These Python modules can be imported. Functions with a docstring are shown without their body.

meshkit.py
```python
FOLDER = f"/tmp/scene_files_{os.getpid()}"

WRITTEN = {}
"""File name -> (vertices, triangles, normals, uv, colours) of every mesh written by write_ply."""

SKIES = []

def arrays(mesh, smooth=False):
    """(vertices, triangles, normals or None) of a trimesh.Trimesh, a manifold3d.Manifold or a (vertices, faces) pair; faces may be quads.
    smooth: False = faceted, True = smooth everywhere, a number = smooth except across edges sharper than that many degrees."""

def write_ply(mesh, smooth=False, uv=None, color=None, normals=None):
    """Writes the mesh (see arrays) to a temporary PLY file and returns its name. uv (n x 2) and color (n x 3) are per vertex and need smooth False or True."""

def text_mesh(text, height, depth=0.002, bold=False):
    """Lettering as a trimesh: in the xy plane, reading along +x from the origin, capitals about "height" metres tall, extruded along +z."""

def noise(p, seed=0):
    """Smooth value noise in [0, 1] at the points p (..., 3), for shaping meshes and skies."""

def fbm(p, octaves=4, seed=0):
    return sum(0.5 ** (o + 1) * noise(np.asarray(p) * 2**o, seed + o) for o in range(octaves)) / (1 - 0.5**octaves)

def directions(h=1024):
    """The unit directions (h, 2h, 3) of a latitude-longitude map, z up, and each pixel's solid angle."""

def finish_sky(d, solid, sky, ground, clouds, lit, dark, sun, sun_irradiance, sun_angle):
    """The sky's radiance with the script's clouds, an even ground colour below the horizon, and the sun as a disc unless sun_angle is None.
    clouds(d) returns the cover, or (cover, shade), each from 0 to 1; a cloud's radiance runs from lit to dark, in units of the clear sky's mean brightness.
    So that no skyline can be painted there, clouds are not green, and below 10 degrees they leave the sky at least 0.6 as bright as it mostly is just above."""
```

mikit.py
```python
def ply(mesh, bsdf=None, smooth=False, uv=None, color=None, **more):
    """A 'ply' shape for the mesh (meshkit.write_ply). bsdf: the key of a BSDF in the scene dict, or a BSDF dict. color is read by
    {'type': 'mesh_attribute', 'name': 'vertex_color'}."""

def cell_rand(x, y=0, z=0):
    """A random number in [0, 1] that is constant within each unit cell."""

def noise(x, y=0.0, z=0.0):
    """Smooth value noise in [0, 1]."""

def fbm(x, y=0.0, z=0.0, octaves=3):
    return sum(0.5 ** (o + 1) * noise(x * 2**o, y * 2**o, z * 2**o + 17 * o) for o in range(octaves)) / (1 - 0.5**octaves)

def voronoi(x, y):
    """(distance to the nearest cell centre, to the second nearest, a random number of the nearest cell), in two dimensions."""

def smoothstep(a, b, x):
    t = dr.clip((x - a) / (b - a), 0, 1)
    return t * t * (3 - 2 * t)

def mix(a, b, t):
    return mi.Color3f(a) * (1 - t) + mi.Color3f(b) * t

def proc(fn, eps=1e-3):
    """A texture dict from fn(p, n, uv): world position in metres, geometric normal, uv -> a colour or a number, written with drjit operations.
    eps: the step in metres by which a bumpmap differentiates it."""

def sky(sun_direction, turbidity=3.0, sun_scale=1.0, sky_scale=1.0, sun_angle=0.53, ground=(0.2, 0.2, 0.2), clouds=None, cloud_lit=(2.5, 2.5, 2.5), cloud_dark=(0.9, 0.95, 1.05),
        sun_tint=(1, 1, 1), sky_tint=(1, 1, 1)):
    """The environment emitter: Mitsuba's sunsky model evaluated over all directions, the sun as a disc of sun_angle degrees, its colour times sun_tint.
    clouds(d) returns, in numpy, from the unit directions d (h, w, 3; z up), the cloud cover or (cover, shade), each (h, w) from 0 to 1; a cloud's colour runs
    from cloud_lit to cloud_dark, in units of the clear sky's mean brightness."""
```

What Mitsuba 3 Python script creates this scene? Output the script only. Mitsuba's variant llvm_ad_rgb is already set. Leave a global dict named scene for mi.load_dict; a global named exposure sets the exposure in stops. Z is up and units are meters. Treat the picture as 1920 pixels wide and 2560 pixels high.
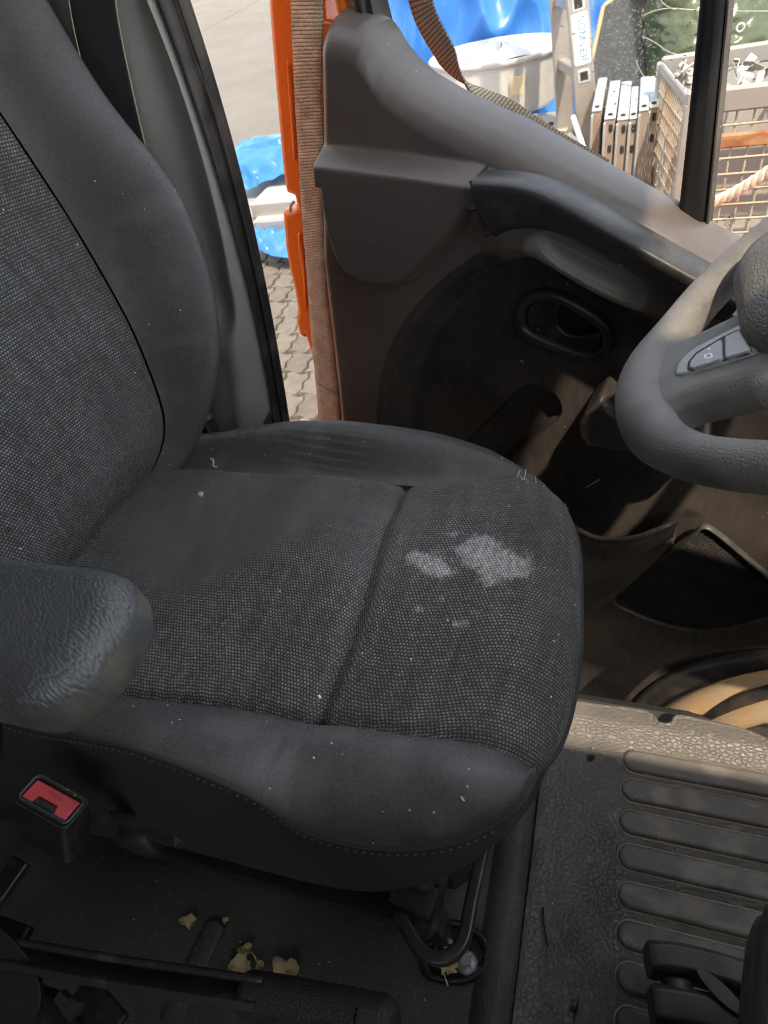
import math, random
import numpy as np, trimesh, mitsuba as mi, drjit as dr
from shapely.geometry import Polygon, Point, LineString
from scipy.interpolate import make_interp_spline, PchipInterpolator
import mikit, meshkit
from mikit import proc, noise, fbm, voronoi, cell_rand, smoothstep, mix

random.seed(7)
rng = np.random.default_rng(7)
scene, labels = {}, {}

# ------------------------------------------------------------------ camera, sky, exposure
F = 1634.0                                       # focal length in pixels of the 1920 x 2560 photograph
vx = np.array([4971, 400, -1634.0]); vx /= np.linalg.norm(vx)
vz = -np.array([404, 1654, 1634.0]); vz /= np.linalg.norm(vz)
vx -= vz * (vx @ vz); vx /= np.linalg.norm(vx)
vy = np.cross(vz, vx)
M = np.stack([vx, vy, vz])                       # camera (right, down, forward) -> van (forward, left, up)
CAM = np.array([0, 0, 1.75])
fwd, up = M @ [0, 0, 1.0], M @ [0, -1.0, 0]
scene['camera'] = {'type': 'thinlens', 'fov': math.degrees(2 * math.atan(960 / F)), 'fov_axis': 'x', 'near_clip': 0.02, 'far_clip': 200.0,
                   'aperture_radius': 0.0010, 'focus_distance': 0.68,
                   'to_world': mi.ScalarTransform4f().look_at(origin=CAM.tolist(), target=(CAM + fwd).tolist(), up=up.tolist())}
SUN = np.array([0.30, -0.45, 0.84])
scene['sky'] = mikit.sky(SUN.tolist(), turbidity=5, sun_scale=0.68, sun_angle=1.0, sky_scale=1.9, ground=(0.25, 0.23, 0.2),
                         clouds=lambda d: 0.55 + 0.35 * (meshkit.fbm(d * 2.5, 4, 3) - 0.5), cloud_lit=(1.52, 1.49, 1.43), sky_tint=(1.06, .985, .88), sun_tint=(1.0, 0.975, 0.94))
exposure = 2.9

# ------------------------------------------------------------------ pixel -> place in the van
def ray(px, py):
    d = M @ np.array([px - 960.0, py - 1280.0, F]); return d / np.linalg.norm(d)
def onZ(px, py, z): d = ray(px, py); return CAM + d * ((z - CAM[2]) / d[2])
def onY(px, py, y): d = ray(px, py); return CAM + d * ((y - CAM[1]) / d[1])
def onX(px, py, x): d = ray(px, py); return CAM + d * ((x - CAM[0]) / d[0])
TH = math.radians(12)                            # the door stands open by this much
HG = np.array([.62, .72, 0])
DU, DN = np.array([-math.cos(TH), math.sin(TH), 0]), np.array([-math.sin(TH), -math.cos(TH), 0])
def duz(px, py, w=0.0):                          # pixel -> (u, z) on the door's plane, w metres in from it
    p0 = HG + DN * w; d = ray(px, py); p = CAM + d * (((p0 - CAM) @ DN) / (d @ DN)) - p0
    return np.array([p @ DU, p[2]])
def dpt(u, z, w):                                # door (u, z, w) -> world
    u, z, w = np.broadcast_arrays(np.asarray(u, float), z, w)
    return HG + u[..., None] * DU + w[..., None] * DN + z[..., None] * np.array([0, 0, 1.0])
def dpx(px, py, w=0.0): return dpt(*duz(px, py, w), w)

# ------------------------------------------------------------------ naming
def numbered(key):
    if key not in scene and key not in labels: return key
    k = 1
    while f'{key}_{k:03d}' in scene or f'{key}_{k:03d}' in labels: k += 1
    return f'{key}_{k:03d}'
def thing(name, label, cat, group=None):
    key = numbered(name); labels[key] = {'label': label, 'category': cat}
    if group: labels[key]['group'] = group
    return key
def part(parent, name, mesh, bsdf, smooth=30, uv=None, label=None, kind=None):
    key = numbered(f'{parent}__{name}')
    scene[key] = mikit.ply(mesh, bsdf, smooth, uv)
    if label or kind: labels[key] = {a: b for a, b in (('label', label), ('kind', kind)) if b}
    return key
def single(name, mesh, bsdf, label, cat, group=None, smooth=30, uv=None):
    key = numbered(name); scene[key] = mikit.ply(mesh, bsdf, smooth, uv); labels[key] = {'label': label, 'category': cat}
    if group: labels[key]['group'] = group
    return key
def setting(name, mesh, bsdf, smooth=30, kind='structure', label=None, parent=None):
    key = numbered(name if parent is None else f'{parent}__{name}'); scene[key] = mikit.ply(mesh, bsdf, smooth)
    if parent is None: labels[key] = {'kind': kind}
    if label: labels.setdefault(key, {})['label'] = label
    return key

# ------------------------------------------------------------------ mesh helpers
def cat(*ms):
    ms = [m for m in ms if m is not None]
    return trimesh.util.concatenate([m if isinstance(m, trimesh.Trimesh) else trimesh.Trimesh(*m, process=False) for m in ms])
def grid_faces(m, n, close_n=False, flip=False):
    i, j = np.meshgrid(np.arange(m - 1), np.arange(n if close_n else n - 1), indexing='ij')
    a, b, c, d = i * n + j, (i + 1) * n + j, (i + 1) * n + (j + 1) % n, i * n + (j + 1) % n
    q = np.stack([a, b, c, d], -1).reshape(-1, 4)
    if flip: q = q[:, ::-1]
    return np.vstack([q[:, [0, 1, 2]], q[:, [0, 2, 3]]])
def grid_mesh(P, flip=False, close_n=False):
    P = np.asarray(P, float); return P.reshape(-1, 3), grid_faces(P.shape[0], P.shape[1], close_n, flip)
def arc_uv(P):                                   # uv in metres, measured along rows and columns of a grid
    a = np.zeros(P.shape[:2]); b = np.zeros(P.shape[:2])
    a[1:] = np.cumsum(np.linalg.norm(np.diff(P, axis=0), axis=-1), 0); b[:, 1:] = np.cumsum(np.linalg.norm(np.diff(P, axis=1), axis=-1), 1)
    mid = P.shape[1] // 2
    return np.stack([(a + a[:, mid:mid + 1]) / 2, b], -1).reshape(-1, 2)
def spl(t, P, tt, k=3): return make_interp_spline(t, P, k=min(k, len(t) - 1))(tt)
def chord(P):
    s = np.r_[0, np.cumsum(np.linalg.norm(np.diff(P, axis=0), axis=1))]; return s / s[-1]
def curve(P, n, k=3, closed=False):
    P = np.asarray(P, float)
    if closed:
        Q = np.vstack([P, P[:1]]); return make_interp_spline(chord(Q), Q, k=3, bc_type='periodic')(np.linspace(0, 1, n, endpoint=False))
    return spl(chord(P), P, np.linspace(0, 1, n), k)
def surf(P, nu, nv, ku=3, kv=3):                 # a smooth sheet through the grid P (m, n, 3)
    P = np.asarray(P, float); m, n = P.shape[:2]
    t = np.mean([chord(P[:, j]) for j in range(n)], 0); Q = spl(t, P, np.linspace(0, 1, nu), ku)
    t = np.mean([chord(P[i]) for i in range(m)], 0); return np.moveaxis(spl(t, np.moveaxis(Q, 1, 0), np.linspace(0, 1, nv), kv), 0, 1)
def frames(C, closed=False, hint=(0, 0, 1)):
    t = np.roll(C, -1, 0) - np.roll(C, 1, 0) if closed else np.gradient(C, axis=0)
    t /= np.linalg.norm(t, axis=1, keepdims=True) + 1e-12
    a = np.cross(t, np.asarray(hint, float)); a /= np.linalg.norm(a, axis=1, keepdims=True) + 1e-12
    return t, a, np.cross(a, t)                  # tangent, side, up
def tube(C, r, sides=12, closed=False, hint=(0, 0, 1), profile=None, cap=True):
    """C (n,3): a tube of radius r (scalar, (n,) or (n,2) for side/up), or with a closed profile (k,2) of its own times r."""
    C = np.asarray(C, float); n = len(C); _, a, b = frames(C, closed, hint)
    r = np.asarray(r, float); r = np.broadcast_to(r[:, None] if r.ndim == 1 and len(r) == n else r, (n, 2)) if r.ndim else np.full((n, 2), float(r))
    if profile is None:
        ang = np.arange(sides) * 2 * np.pi / sides; profile = np.stack([np.cos(ang), np.sin(ang)], 1)
    profile = np.asarray(profile, float); k = len(profile)
    P = C[:, None] + (r[:, None, :1] * profile[None, :, :1]) * a[:, None] + (r[:, None, 1:] * profile[None, :, 1:]) * b[:, None]
    if closed: P = np.concatenate([P, P[:1]])
    v, f = grid_mesh(P, close_n=True)
    if cap and not closed:
        v = np.vstack([v, C[:1], C[-1:]]); q = np.arange(k)
        f = np.vstack([f, np.stack([np.full(k, len(v) - 2), q, (q + 1) % k], 1), np.stack([np.full(k, len(v) - 1), (n - 1) * k + (q + 1) % k, (n - 1) * k + q], 1)])
    m = trimesh.Trimesh(v, f, process=False); return m
def rrect(w, h, r, n=4):                         # rounded rectangle outline, centred
    pts = []
    for cx, cy, a0 in ((w / 2 - r, h / 2 - r, 0), (-w / 2 + r, h / 2 - r, 90), (-w / 2 + r, -h / 2 + r, 180), (w / 2 - r, -h / 2 + r, 270)):
        for a in np.radians(np.linspace(a0, a0 + 90, n + 1)): pts.append((cx + r * math.cos(a), cy + r * math.sin(a)))
    return np.array(pts)
def inset(P, b):
    P = np.asarray(P, float); area = 0.5 * np.sum(P[:, 0] * np.roll(P[:, 1], -1) - np.roll(P[:, 0], -1) * P[:, 1]); s = 1 if area > 0 else -1
    e1 = P - np.roll(P, 1, 0); e2 = np.roll(P, -1, 0) - P
    n1 = np.stack([-e1[:, 1], e1[:, 0]], 1); n2 = np.stack([-e2[:, 1], e2[:, 0]], 1)
    n1 /= np.linalg.norm(n1, axis=1, keepdims=True) + 1e-12; n2 /= np.linalg.norm(n2, axis=1, keepdims=True) + 1e-12
    m = n1 + n2; m /= np.maximum((m * n1).sum(1, keepdims=True), .35); return P + s * b * m
def slab(P2, h, b=0.0, place=None, steps=2):
    """Outline P2 (n,2) raised from 0 to h with a rounded upper edge of radius b; place: (k,3) of (x, y, height) -> world."""
    P2 = np.asarray(P2, float); n = len(P2)
    if 0.5 * np.sum(P2[:, 0] * np.roll(P2[:, 1], -1) - np.roll(P2[:, 0], -1) * P2[:, 1]) < 0: P2 = P2[::-1]
    rings = [np.c_[P2, np.zeros(n)], np.c_[P2, np.full(n, h - b)]]
    if b:
        for k in range(1, steps + 1):
            a = k / steps * math.pi / 2; rings.append(np.c_[inset(P2, b * (1 - math.cos(a))), np.full(n, h - b + b * math.sin(a))])
    v = np.vstack(rings); f = grid_faces(len(rings), n, True, flip=True)
    tv, tf = trimesh.creation.triangulate_polygon(Polygon(rings[-1][:, :2]).buffer(0) if False else Polygon(rings[-1][:, :2]), engine='earcut')
    top = np.c_[tv, np.full(len(tv), h)]; k0 = len(v); k1 = k0 + len(top)
    e1, e2 = tv[tf[:, 1]] - tv[tf[:, 0]], tv[tf[:, 2]] - tv[tf[:, 0]]
    if np.sum(e1[:, 0] * e2[:, 1] - e1[:, 1] * e2[:, 0]) < 0: tf = tf[:, ::-1]
    bot = trimesh.creation.triangulate_polygon(Polygon(P2), engine='earcut')
    bf = bot[1]; e1, e2 = bot[0][bf[:, 1]] - bot[0][bf[:, 0]], bot[0][bf[:, 2]] - bot[0][bf[:, 0]]
    if np.sum(e1[:, 0] * e2[:, 1] - e1[:, 1] * e2[:, 0]) > 0: bf = bf[:, ::-1]
    v = np.vstack([v, top, np.c_[bot[0], np.zeros(len(bot[0]))]]); f = np.vstack([f, tf + k0, bf + k1])
    if place is not None: v = place(v)
    m = trimesh.Trimesh(v, f, process=False); return m
def frame_of(o, ex, ey, ez=None):
    o, ex, ey = (np.asarray(x, float) for x in (o, ex, ey)); ex = ex / np.linalg.norm(ex); ey = ey - ex * (ey @ ex); ey /= np.linalg.norm(ey)
    ez = np.cross(ex, ey) if ez is None else np.asarray(ez, float)
    return lambda v: o + v[:, :1] * ex + v[:, 1:2] * ey + v[:, 2:3] * ez
def box(c, s, b=0.004, R=None):                  # bevelled box: centre, full sizes
    s = np.asarray(s, float) / 2; b = min(b, s.min() * .9); pts = []
    for sx in (-1, 1):
        for sy in (-1, 1):
            for sz in (-1, 1):
                for k in range(3):
                    q = s.copy(); q -= b; q[k] += b; pts.append(q * (sx, sy, sz))
    m = trimesh.Trimesh(np.array(pts)).convex_hull
    v = np.array(m.vertices); v = v if R is None else v @ np.asarray(R).T
    return trimesh.Trimesh(v + np.asarray(c, float), np.array(m.faces), process=False)
def bar(a, b, w, h, bev=0.002, hint=(0, 0, 1)):  # a rectangular bar from a to b
    a, b = np.asarray(a, float), np.asarray(b, float); t = b - a; L = np.linalg.norm(t); t /= L
    s = np.cross(t, hint); s /= np.linalg.norm(s); u = np.cross(s, t)
    return box((a + b) / 2, (L, w, h), bev, np.stack([t, s, u], 1))
def cyl(a, b, r, n=20, bev=0.0):
    a, b = np.asarray(a, float), np.asarray(b, float); t = (b - a) / np.linalg.norm(b - a)
    if bev: C = np.array([a, a + t * 1e-5, a + t * bev, b - t * bev, b - t * 1e-5, b]); r = np.array([0, r - bev, r, r, r - bev, 0])
    else: C = np.array([a, a + t * 1e-5, b - t * 1e-5, b]); r = np.array([0, r, r, 0])
    return tube(C, r, n, hint=(0, 0, 1) if abs(t[2]) < .9 else (1, 0, 0), cap=False)
def ribbon(C, W, th):                            # flat band: centre line C, half-width vectors W, thickness th
    C, W = np.asarray(C, float), np.asarray(W, float); t = np.gradient(C, axis=0); n = np.cross(t, W); n /= np.linalg.norm(n, axis=1, keepdims=True)
    prof = [(-1, -.5), (-.96, .5), (-.5, .5), (0, .5), (.5, .5), (.96, .5), (1, -.5), (.5, -.5), (0, -.5), (-.5, -.5)]
    P = np.stack([C + W * a + n * th * b for a, b in prof], 1); return P
def resample(P, n, closed=True):
    P = np.asarray(P, float); Q = np.vstack([P, P[:1]]) if closed else P
    s = chord(Q); t = np.linspace(0, 1, n, endpoint=not closed); return np.stack([np.interp(t, s, Q[:, k]) for k in range(P.shape[1])], 1)
def smooth_poly(P, n, it=2):                     # rounds the corners of a closed outline (Chaikin), then resamples
    P = np.asarray(P, float)
    for _ in range(it): P = np.stack([.75 * P + .25 * np.roll(P, -1, 0), .25 * P + .75 * np.roll(P, -1, 0)], 1).reshape(-1, P.shape[1])
    return resample(P, n)
def rpoly(P, n, r):                              # the outline with its corners rounded to radius r
    g = Polygon(np.asarray(P, float)).buffer(0); g = g.buffer(-r).buffer(2 * r).buffer(-r)
    g = max(g.geoms, key=lambda x: x.area) if hasattr(g, 'geoms') else g
    return resample(np.array(g.exterior.coords)[:-1], n)
def sdf(poly, X, Y):                             # signed distance, positive inside
    import shapely
    pts = shapely.points(X.ravel(), Y.ravel()); d = shapely.distance(pts, poly.exterior); ins = shapely.contains(poly, pts)
    return np.where(ins, d, -d).reshape(X.shape)
def sst(a, b, x):
    t = np.clip((x - a) / (b - a), 0, 1); return t * t * (3 - 2 * t)

# ------------------------------------------------------------------ materials
def mat(key, d): scene[key] = d; return key
def pr(col, rough=.5, spec=.5, metal=0.0, **k):
    c = {'type': 'rgb', 'value': list(col)} if isinstance(col, (tuple, list)) else col
    r = rough if not callable(rough) else proc(rough)
    return {'type': 'twosided', 'bsdf': {'type': 'principled', 'base_color': c, 'roughness': r, 'specular': spec, 'metallic': metal, **k}}
def bump(b, fn, scale=1.0, eps=.0006):           # fn gives metres of height
    inner = b['bsdf']
    return {'type': 'twosided', 'bsdf': {'type': 'bumpmap', 'tex': proc(fn, eps), 'scale': scale, 'bsdf': inner}}
def C(*v): return mi.Color3f(*v)

STAINS = [(*onZ(px, py, 1.252)[:2], rx * .00043, ry * .00050, k) for px, py, rx, ry, k in ((1235, 1412, 62, 42, .95), (1295, 1425, 36, 30, .7), (1185, 1385, 34, 30, .7), (1215, 1365, 26, 20, .55), (1080, 1425, 40, 34, .8), (1040, 1405, 26, 20, .65), (1110, 1445, 20, 18, .5), (1135, 1348, 18, 12, .5), (1230, 1465, 30, 22, .5), (1152, 1572, 26, 12, .52), (1055, 1538, 16, 10, .48), (1110, 1510, 14, 10, .42), (1235, 1530, 24, 12, .45), (1190, 1545, 16, 9, .42), (1030, 1600, 12, 9, .42), (1280, 1500, 24, 16, .4))]
def weave(p, n, uv):
    q = .0033; a, b = uv.x / q, uv.y / q
    row = dr.floor(b); s = dr.abs(dr.sin(math.pi * (a + .5 * (row - 2 * dr.floor(row / 2))))) ; t = dr.abs(dr.sin(math.pi * b))
    dot = smoothstep(.15, .9, s * t); rr = cell_rand(dr.floor(a + .5 * (row - 2 * dr.floor(row / 2))), row); dot = dot * (.6 + .8 * rr)
    thr = .75 + .5 * noise(a * .5, b * .06) + .3 * (noise(a * .08, b * .5) - .5) + .45 * (noise(a * .8, b * .8, 3) - .5) + .16 * (noise(a * .15, b * .15, 9) - .5); dot = dr.clip(.12 + dot, 0, 2) * thr
    n1 = fbm(p.x * 14, p.y * 14, p.z * 14, 2); big = noise(p.x * 5 + 3, p.y * 5, p.z * 5)
    c = mix(C(.025, .025, .0245), C(.122, .122, .120), dot * (.75 + .5 * n1))
    # chalky dust: two worn patches near the cushion's front and a light film elsewhere
    def blob(x, y, rx, ry): return dr.exp(-(dr.square((p.x - x) / rx) + dr.square((p.y - y) / ry)))
    st = mi.Float(0)
    for x, y, r1, r2, k in STAINS: st += k * blob(x, y, r1, r2)
    m = .6 * fbm(p.x * 75, p.y * 60, 0, 3) + .4 * noise(p.x * 420, p.y * 210)
    st = smoothstep(.20, .90, st * 1.08 + 1.0 * (m - .5)) * smoothstep(.03, .2, st) * (.5 + .6 * noise(p.x * 300, p.y * 200)) * (.45 + .55 * smoothstep(.1, .6, s * t))
    st = st * smoothstep(1.2, 1.23, p.z) * smoothstep(1.30, 1.27, p.z)
    film = .10 * smoothstep(.45, .8, big) * smoothstep(1.3, 1.25, p.z)
    sp = cell_rand(p.x / .0016, p.y / .0016, p.z / .0016)
    return mix(mix(c, C(.50, .50, .49), dr.clip(.74 * st + film * .5, 0, 1)), C(.5, .48, .44), dr.select(sp > .9998, 1.0, 0.0))
mat('fabric_weave', bump(pr(proc(weave), .85, .25, sheen=.35), lambda p, n, uv: .00022 * dr.sin(2 * math.pi * uv.x / .0033) * dr.sin(math.pi * uv.y / .0033), 1.0, .0004))
def plainfab(p, n, uv):
    q = .0016; a, b = uv.x / q, uv.y / q
    t = .5 + .5 * dr.sin(2 * math.pi * (a + b)) + 1.1 * (cell_rand(dr.floor(a), dr.floor(b)) - .5); n1 = fbm(p.x * 9, p.y * 9, p.z * 9, 3)
    c = mix(C(.027, .027, .0275), C(.080, .080, .080), .35 * t + .5 * n1)
    sp = cell_rand(p.x / .0014, p.y / .0014, p.z / .0014); f = smoothstep(.52, .75, fbm(p.x * 30, p.y * 30, p.z * 30, 3)) * .10
    return mix(mix(c, C(.22, .21, .20), f), C(.5, .48, .44), dr.select(sp > .9997, 1.0, 0.0))
mat('fabric_plain', bump(pr(proc(plainfab), .46, .6, sheen=.35), lambda p, n, uv: .00012 * dr.sin(2 * math.pi * (uv.x + uv.y) / .0016) + .0006 * fbm(p.x * 40, p.y * 40, p.z * 40, 2), 1.0, .0004))
def skirtfab(p, n, uv):
    q = .0022; t = .5 + .5 * dr.sin(2 * math.pi * uv.x / q) * dr.sin(2 * math.pi * uv.y / q)
    return mix(C(.011, .0112, .012), C(.042, .042, .043), .6 * t + .4 * fbm(p.x * 12, p.y * 12, p.z * 12, 2))
mat('fabric_skirt', pr(proc(skirtfab), .75, .4, sheen=.4))
mat('thread', pr((.09, .086, .08), .8))
mat('bracket_plastic', pr(proc(lambda p, n, uv: mix(C(.036, .036, .037), C(.10, .095, .09), .5 * smoothstep(.4, .8, fbm(p.x * 40, p.y * 40, p.z * 40, 3)))), .38, .5))
def grain(p): return fbm(p.x * 900, p.y * 900, p.z * 900, 2)
RECP = None                                       # outline of the dark inset as polynomials, fitted below
_ri = [(1165, 648), (1092, 708), (1030, 780), (985, 850), (962, 930), (954, 1000), (950, 1100), (945, 1300), (950, 1500)]
_ri = np.array([duz(px, py, .05) for px, py in _ri]); RECP = np.polyfit(_ri[:, 1] - 1.0, _ri[:, 0], 4)
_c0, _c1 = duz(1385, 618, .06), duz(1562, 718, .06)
_t0, _t1 = duz(1240, 615, .05), duz(1640, 790, .05)
def door_uz(p): x, y = p.x - HG[0], p.y - HG[1]; return x * float(DU[0]) + y * float(DU[1]), p.z
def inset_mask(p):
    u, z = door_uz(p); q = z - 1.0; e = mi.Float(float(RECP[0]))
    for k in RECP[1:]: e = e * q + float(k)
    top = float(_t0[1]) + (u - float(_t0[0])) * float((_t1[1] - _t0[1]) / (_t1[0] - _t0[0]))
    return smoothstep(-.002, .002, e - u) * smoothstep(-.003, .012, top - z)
def cup_light_mask(p):  # light caught in the grip cup, painted in as a paler grey
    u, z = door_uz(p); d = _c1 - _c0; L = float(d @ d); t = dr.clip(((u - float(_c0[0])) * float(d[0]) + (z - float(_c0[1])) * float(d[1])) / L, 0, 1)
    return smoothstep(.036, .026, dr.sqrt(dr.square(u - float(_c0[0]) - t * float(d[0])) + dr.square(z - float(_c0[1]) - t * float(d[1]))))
def doorplastic(p, n, uv):
    d = fbm(p.x * 7, p.y * 7, p.z * 7, 4); s = cell_rand(p.x / .0013, p.y / .0013, p.z / .0013); t = fbm(p.x * 160, p.y * 160, p.z * 30, 2)
    up_ = smoothstep(.6, .97, n.z)                # dust lies on what faces up
    dirt = dr.clip(.10 * smoothstep(.35, .75, d) + .75 * up_ * smoothstep(.25, .75, fbm(p.x * 45, p.y * 80, p.z * 30, 4)) + .10 * t * smoothstep(.3, .7, fbm(p.x * 3, p.y * 3, p.z * 3, 2)), 0, 1)
    low = smoothstep(1.12, .95, p.z); ins = inset_mask(p)
    dirt = dr.clip(dirt + .04 * low * smoothstep(.3, .7, fbm(p.x * 14, p.y * 14, p.z * 14, 4)), 0, 1)
    c = mix(mix(mix(C(.074, .063, .059), C(.022, .020, .020), ins), C(.20, .19, .178), cup_light_mask(p) * (.55 + .45 * fbm(p.x * 50, p.y * 50, p.z * 50, 3))), C(.25, .218, .182), dirt)
    return mix(c, C(.55, .52, .46), dr.select(s > .9998, .8, 0.0))
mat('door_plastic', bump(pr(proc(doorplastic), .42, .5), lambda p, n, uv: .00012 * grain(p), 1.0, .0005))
def blackplastic(p, n, uv):
    s = cell_rand(p.x / .0012, p.y / .0012, p.z / .0012)
    c = mix(C(.014, .014, .0145), C(.06, .056, .05), .4 * smoothstep(.5, .85, fbm(p.x * 25, p.y * 25, p.z * 25, 3)))
    return mix(c, C(.5, .47, .42), dr.select(s > .9997, .9, 0.0))
mat('black_plastic', pr(proc(blackplastic), .42, .5))
mat('gloss_plastic', pr(proc(lambda p, n, uv: mix(C(.020, .020, .021), C(.12, .108, .095), .22 * smoothstep(.45, .8, fbm(p.x * 40, p.y * 40, p.z * 40, 4)))), .46, .4))
mat('deep_black', pr((.010, .010, .011), .6, .3))
mat('grey_trim', bump(pr(proc(lambda p, n, uv: mix(C(.20, .195, .178), C(.24, .232, .212), fbm(p.x * 8, p.y * 8, p.z * 8, 3))), .55, .4), lambda p, n, uv: .00008 * grain(p), 1.0, .0005))
mat('cup_grey', pr(proc(lambda p, n, uv: mix(C(.11, .108, .103), C(.26, .235, .20), .6 * smoothstep(.4, .75, fbm(p.x * 45, p.y * 45, p.z * 45, 4)))), .6, .4))
def pebble(p, k=1.0):
    f1, f2, _ = voronoi((p.x + .004 * fbm(p.x * 60, p.y * 60, 0, 2)) / (.0086 * k), (p.y + p.z * .6) / (.0062 * k)); return smoothstep(.02, .28, f2 - f1)
def matcol(p, n, uv):
    cell = pebble(p); d = fbm(p.x * 9 + 4, p.y * 9, p.z * 3, 4); band = fbm(p.x * 4, p.y * 4 + 7, 0, 3)
    dust = smoothstep(.30, .62, d + .45 * smoothstep(.28, .5, p.y) - .10) * (.62 + .38 * (1 - cell))
    dust = dr.clip(dust + .45 * dr.exp(-dr.square((p.x - (-.028 + .03 * band)) / .022)) * smoothstep(.12, .3, p.y), 0, 1)
    return mix(C(.046, .0455, .0455), C(.20, .192, .180), dust * .58)
mat('mat_rubber', bump(pr(proc(matcol), .46, .5), lambda p, n, uv: .0012 * pebble(p), 1.0, .0006))
def floorcol(p, n, uv): return mix(mix(C(.055, .055, .056), C(.11, .106, .10), .7 * (1 - pebble(p, .6))), C(.14, .125, .11), .35 * smoothstep(.45, .8, fbm(p.x * 10, p.y * 10, 0, 4)))
mat('floor_rubber', bump(pr(proc(floorcol), .42, .5), lambda p, n, uv: .0010 * pebble(p, .6), 1.0, .0006))
def ribcol(p, n, uv):
    d = smoothstep(.42, .75, fbm(p.x * 26, p.y * 40, 0, 4)); s = cell_rand(p.x / .0015, p.y / .0015)
    return mix(mix(C(.10, .097, .092), C(.24, .215, .185), .55 * d + .15 * smoothstep(.3, .5, p.y)), C(.4, .34, .27), dr.select(s > .997, .7, 0.0))
mat('rib_rubber', pr(proc(ribcol), .5, .45))
mat('rib_dust', pr((.33, .28, .21), .8, .2))
def hide(p, k=1.0):
    f1, f2, _ = voronoi((p.x + .7 * p.z) / (.0026 * k), (p.y - .5 * p.z) / (.0026 * k)); return smoothstep(.0, .35, f2 - f1)
mat('wheel_leather', bump(pr(proc(lambda p, n, uv: mix(C(.085, .084, .082), C(.20, .192, .18), .5 * smoothstep(.35, .7, fbm(p.x * 22, p.y * 22, p.z * 22, 3)))), .43, .5), lambda p, n, uv: .00042 * hide(p, .9), 1.0, .0004))
mat('airbag_skin', bump(pr((.10, .095, .088), .5, .45), lambda p, n, uv: .0007 * hide(p, 1.3), 1.0, .0005))
def wrinkle(p): f1, f2, _ = voronoi((p.x + .006 * noise(p.x * 150, p.y * 150)) / .0040, (p.y + .35 * p.x) / .0022); return smoothstep(.0, .30, f2 - f1)
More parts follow.
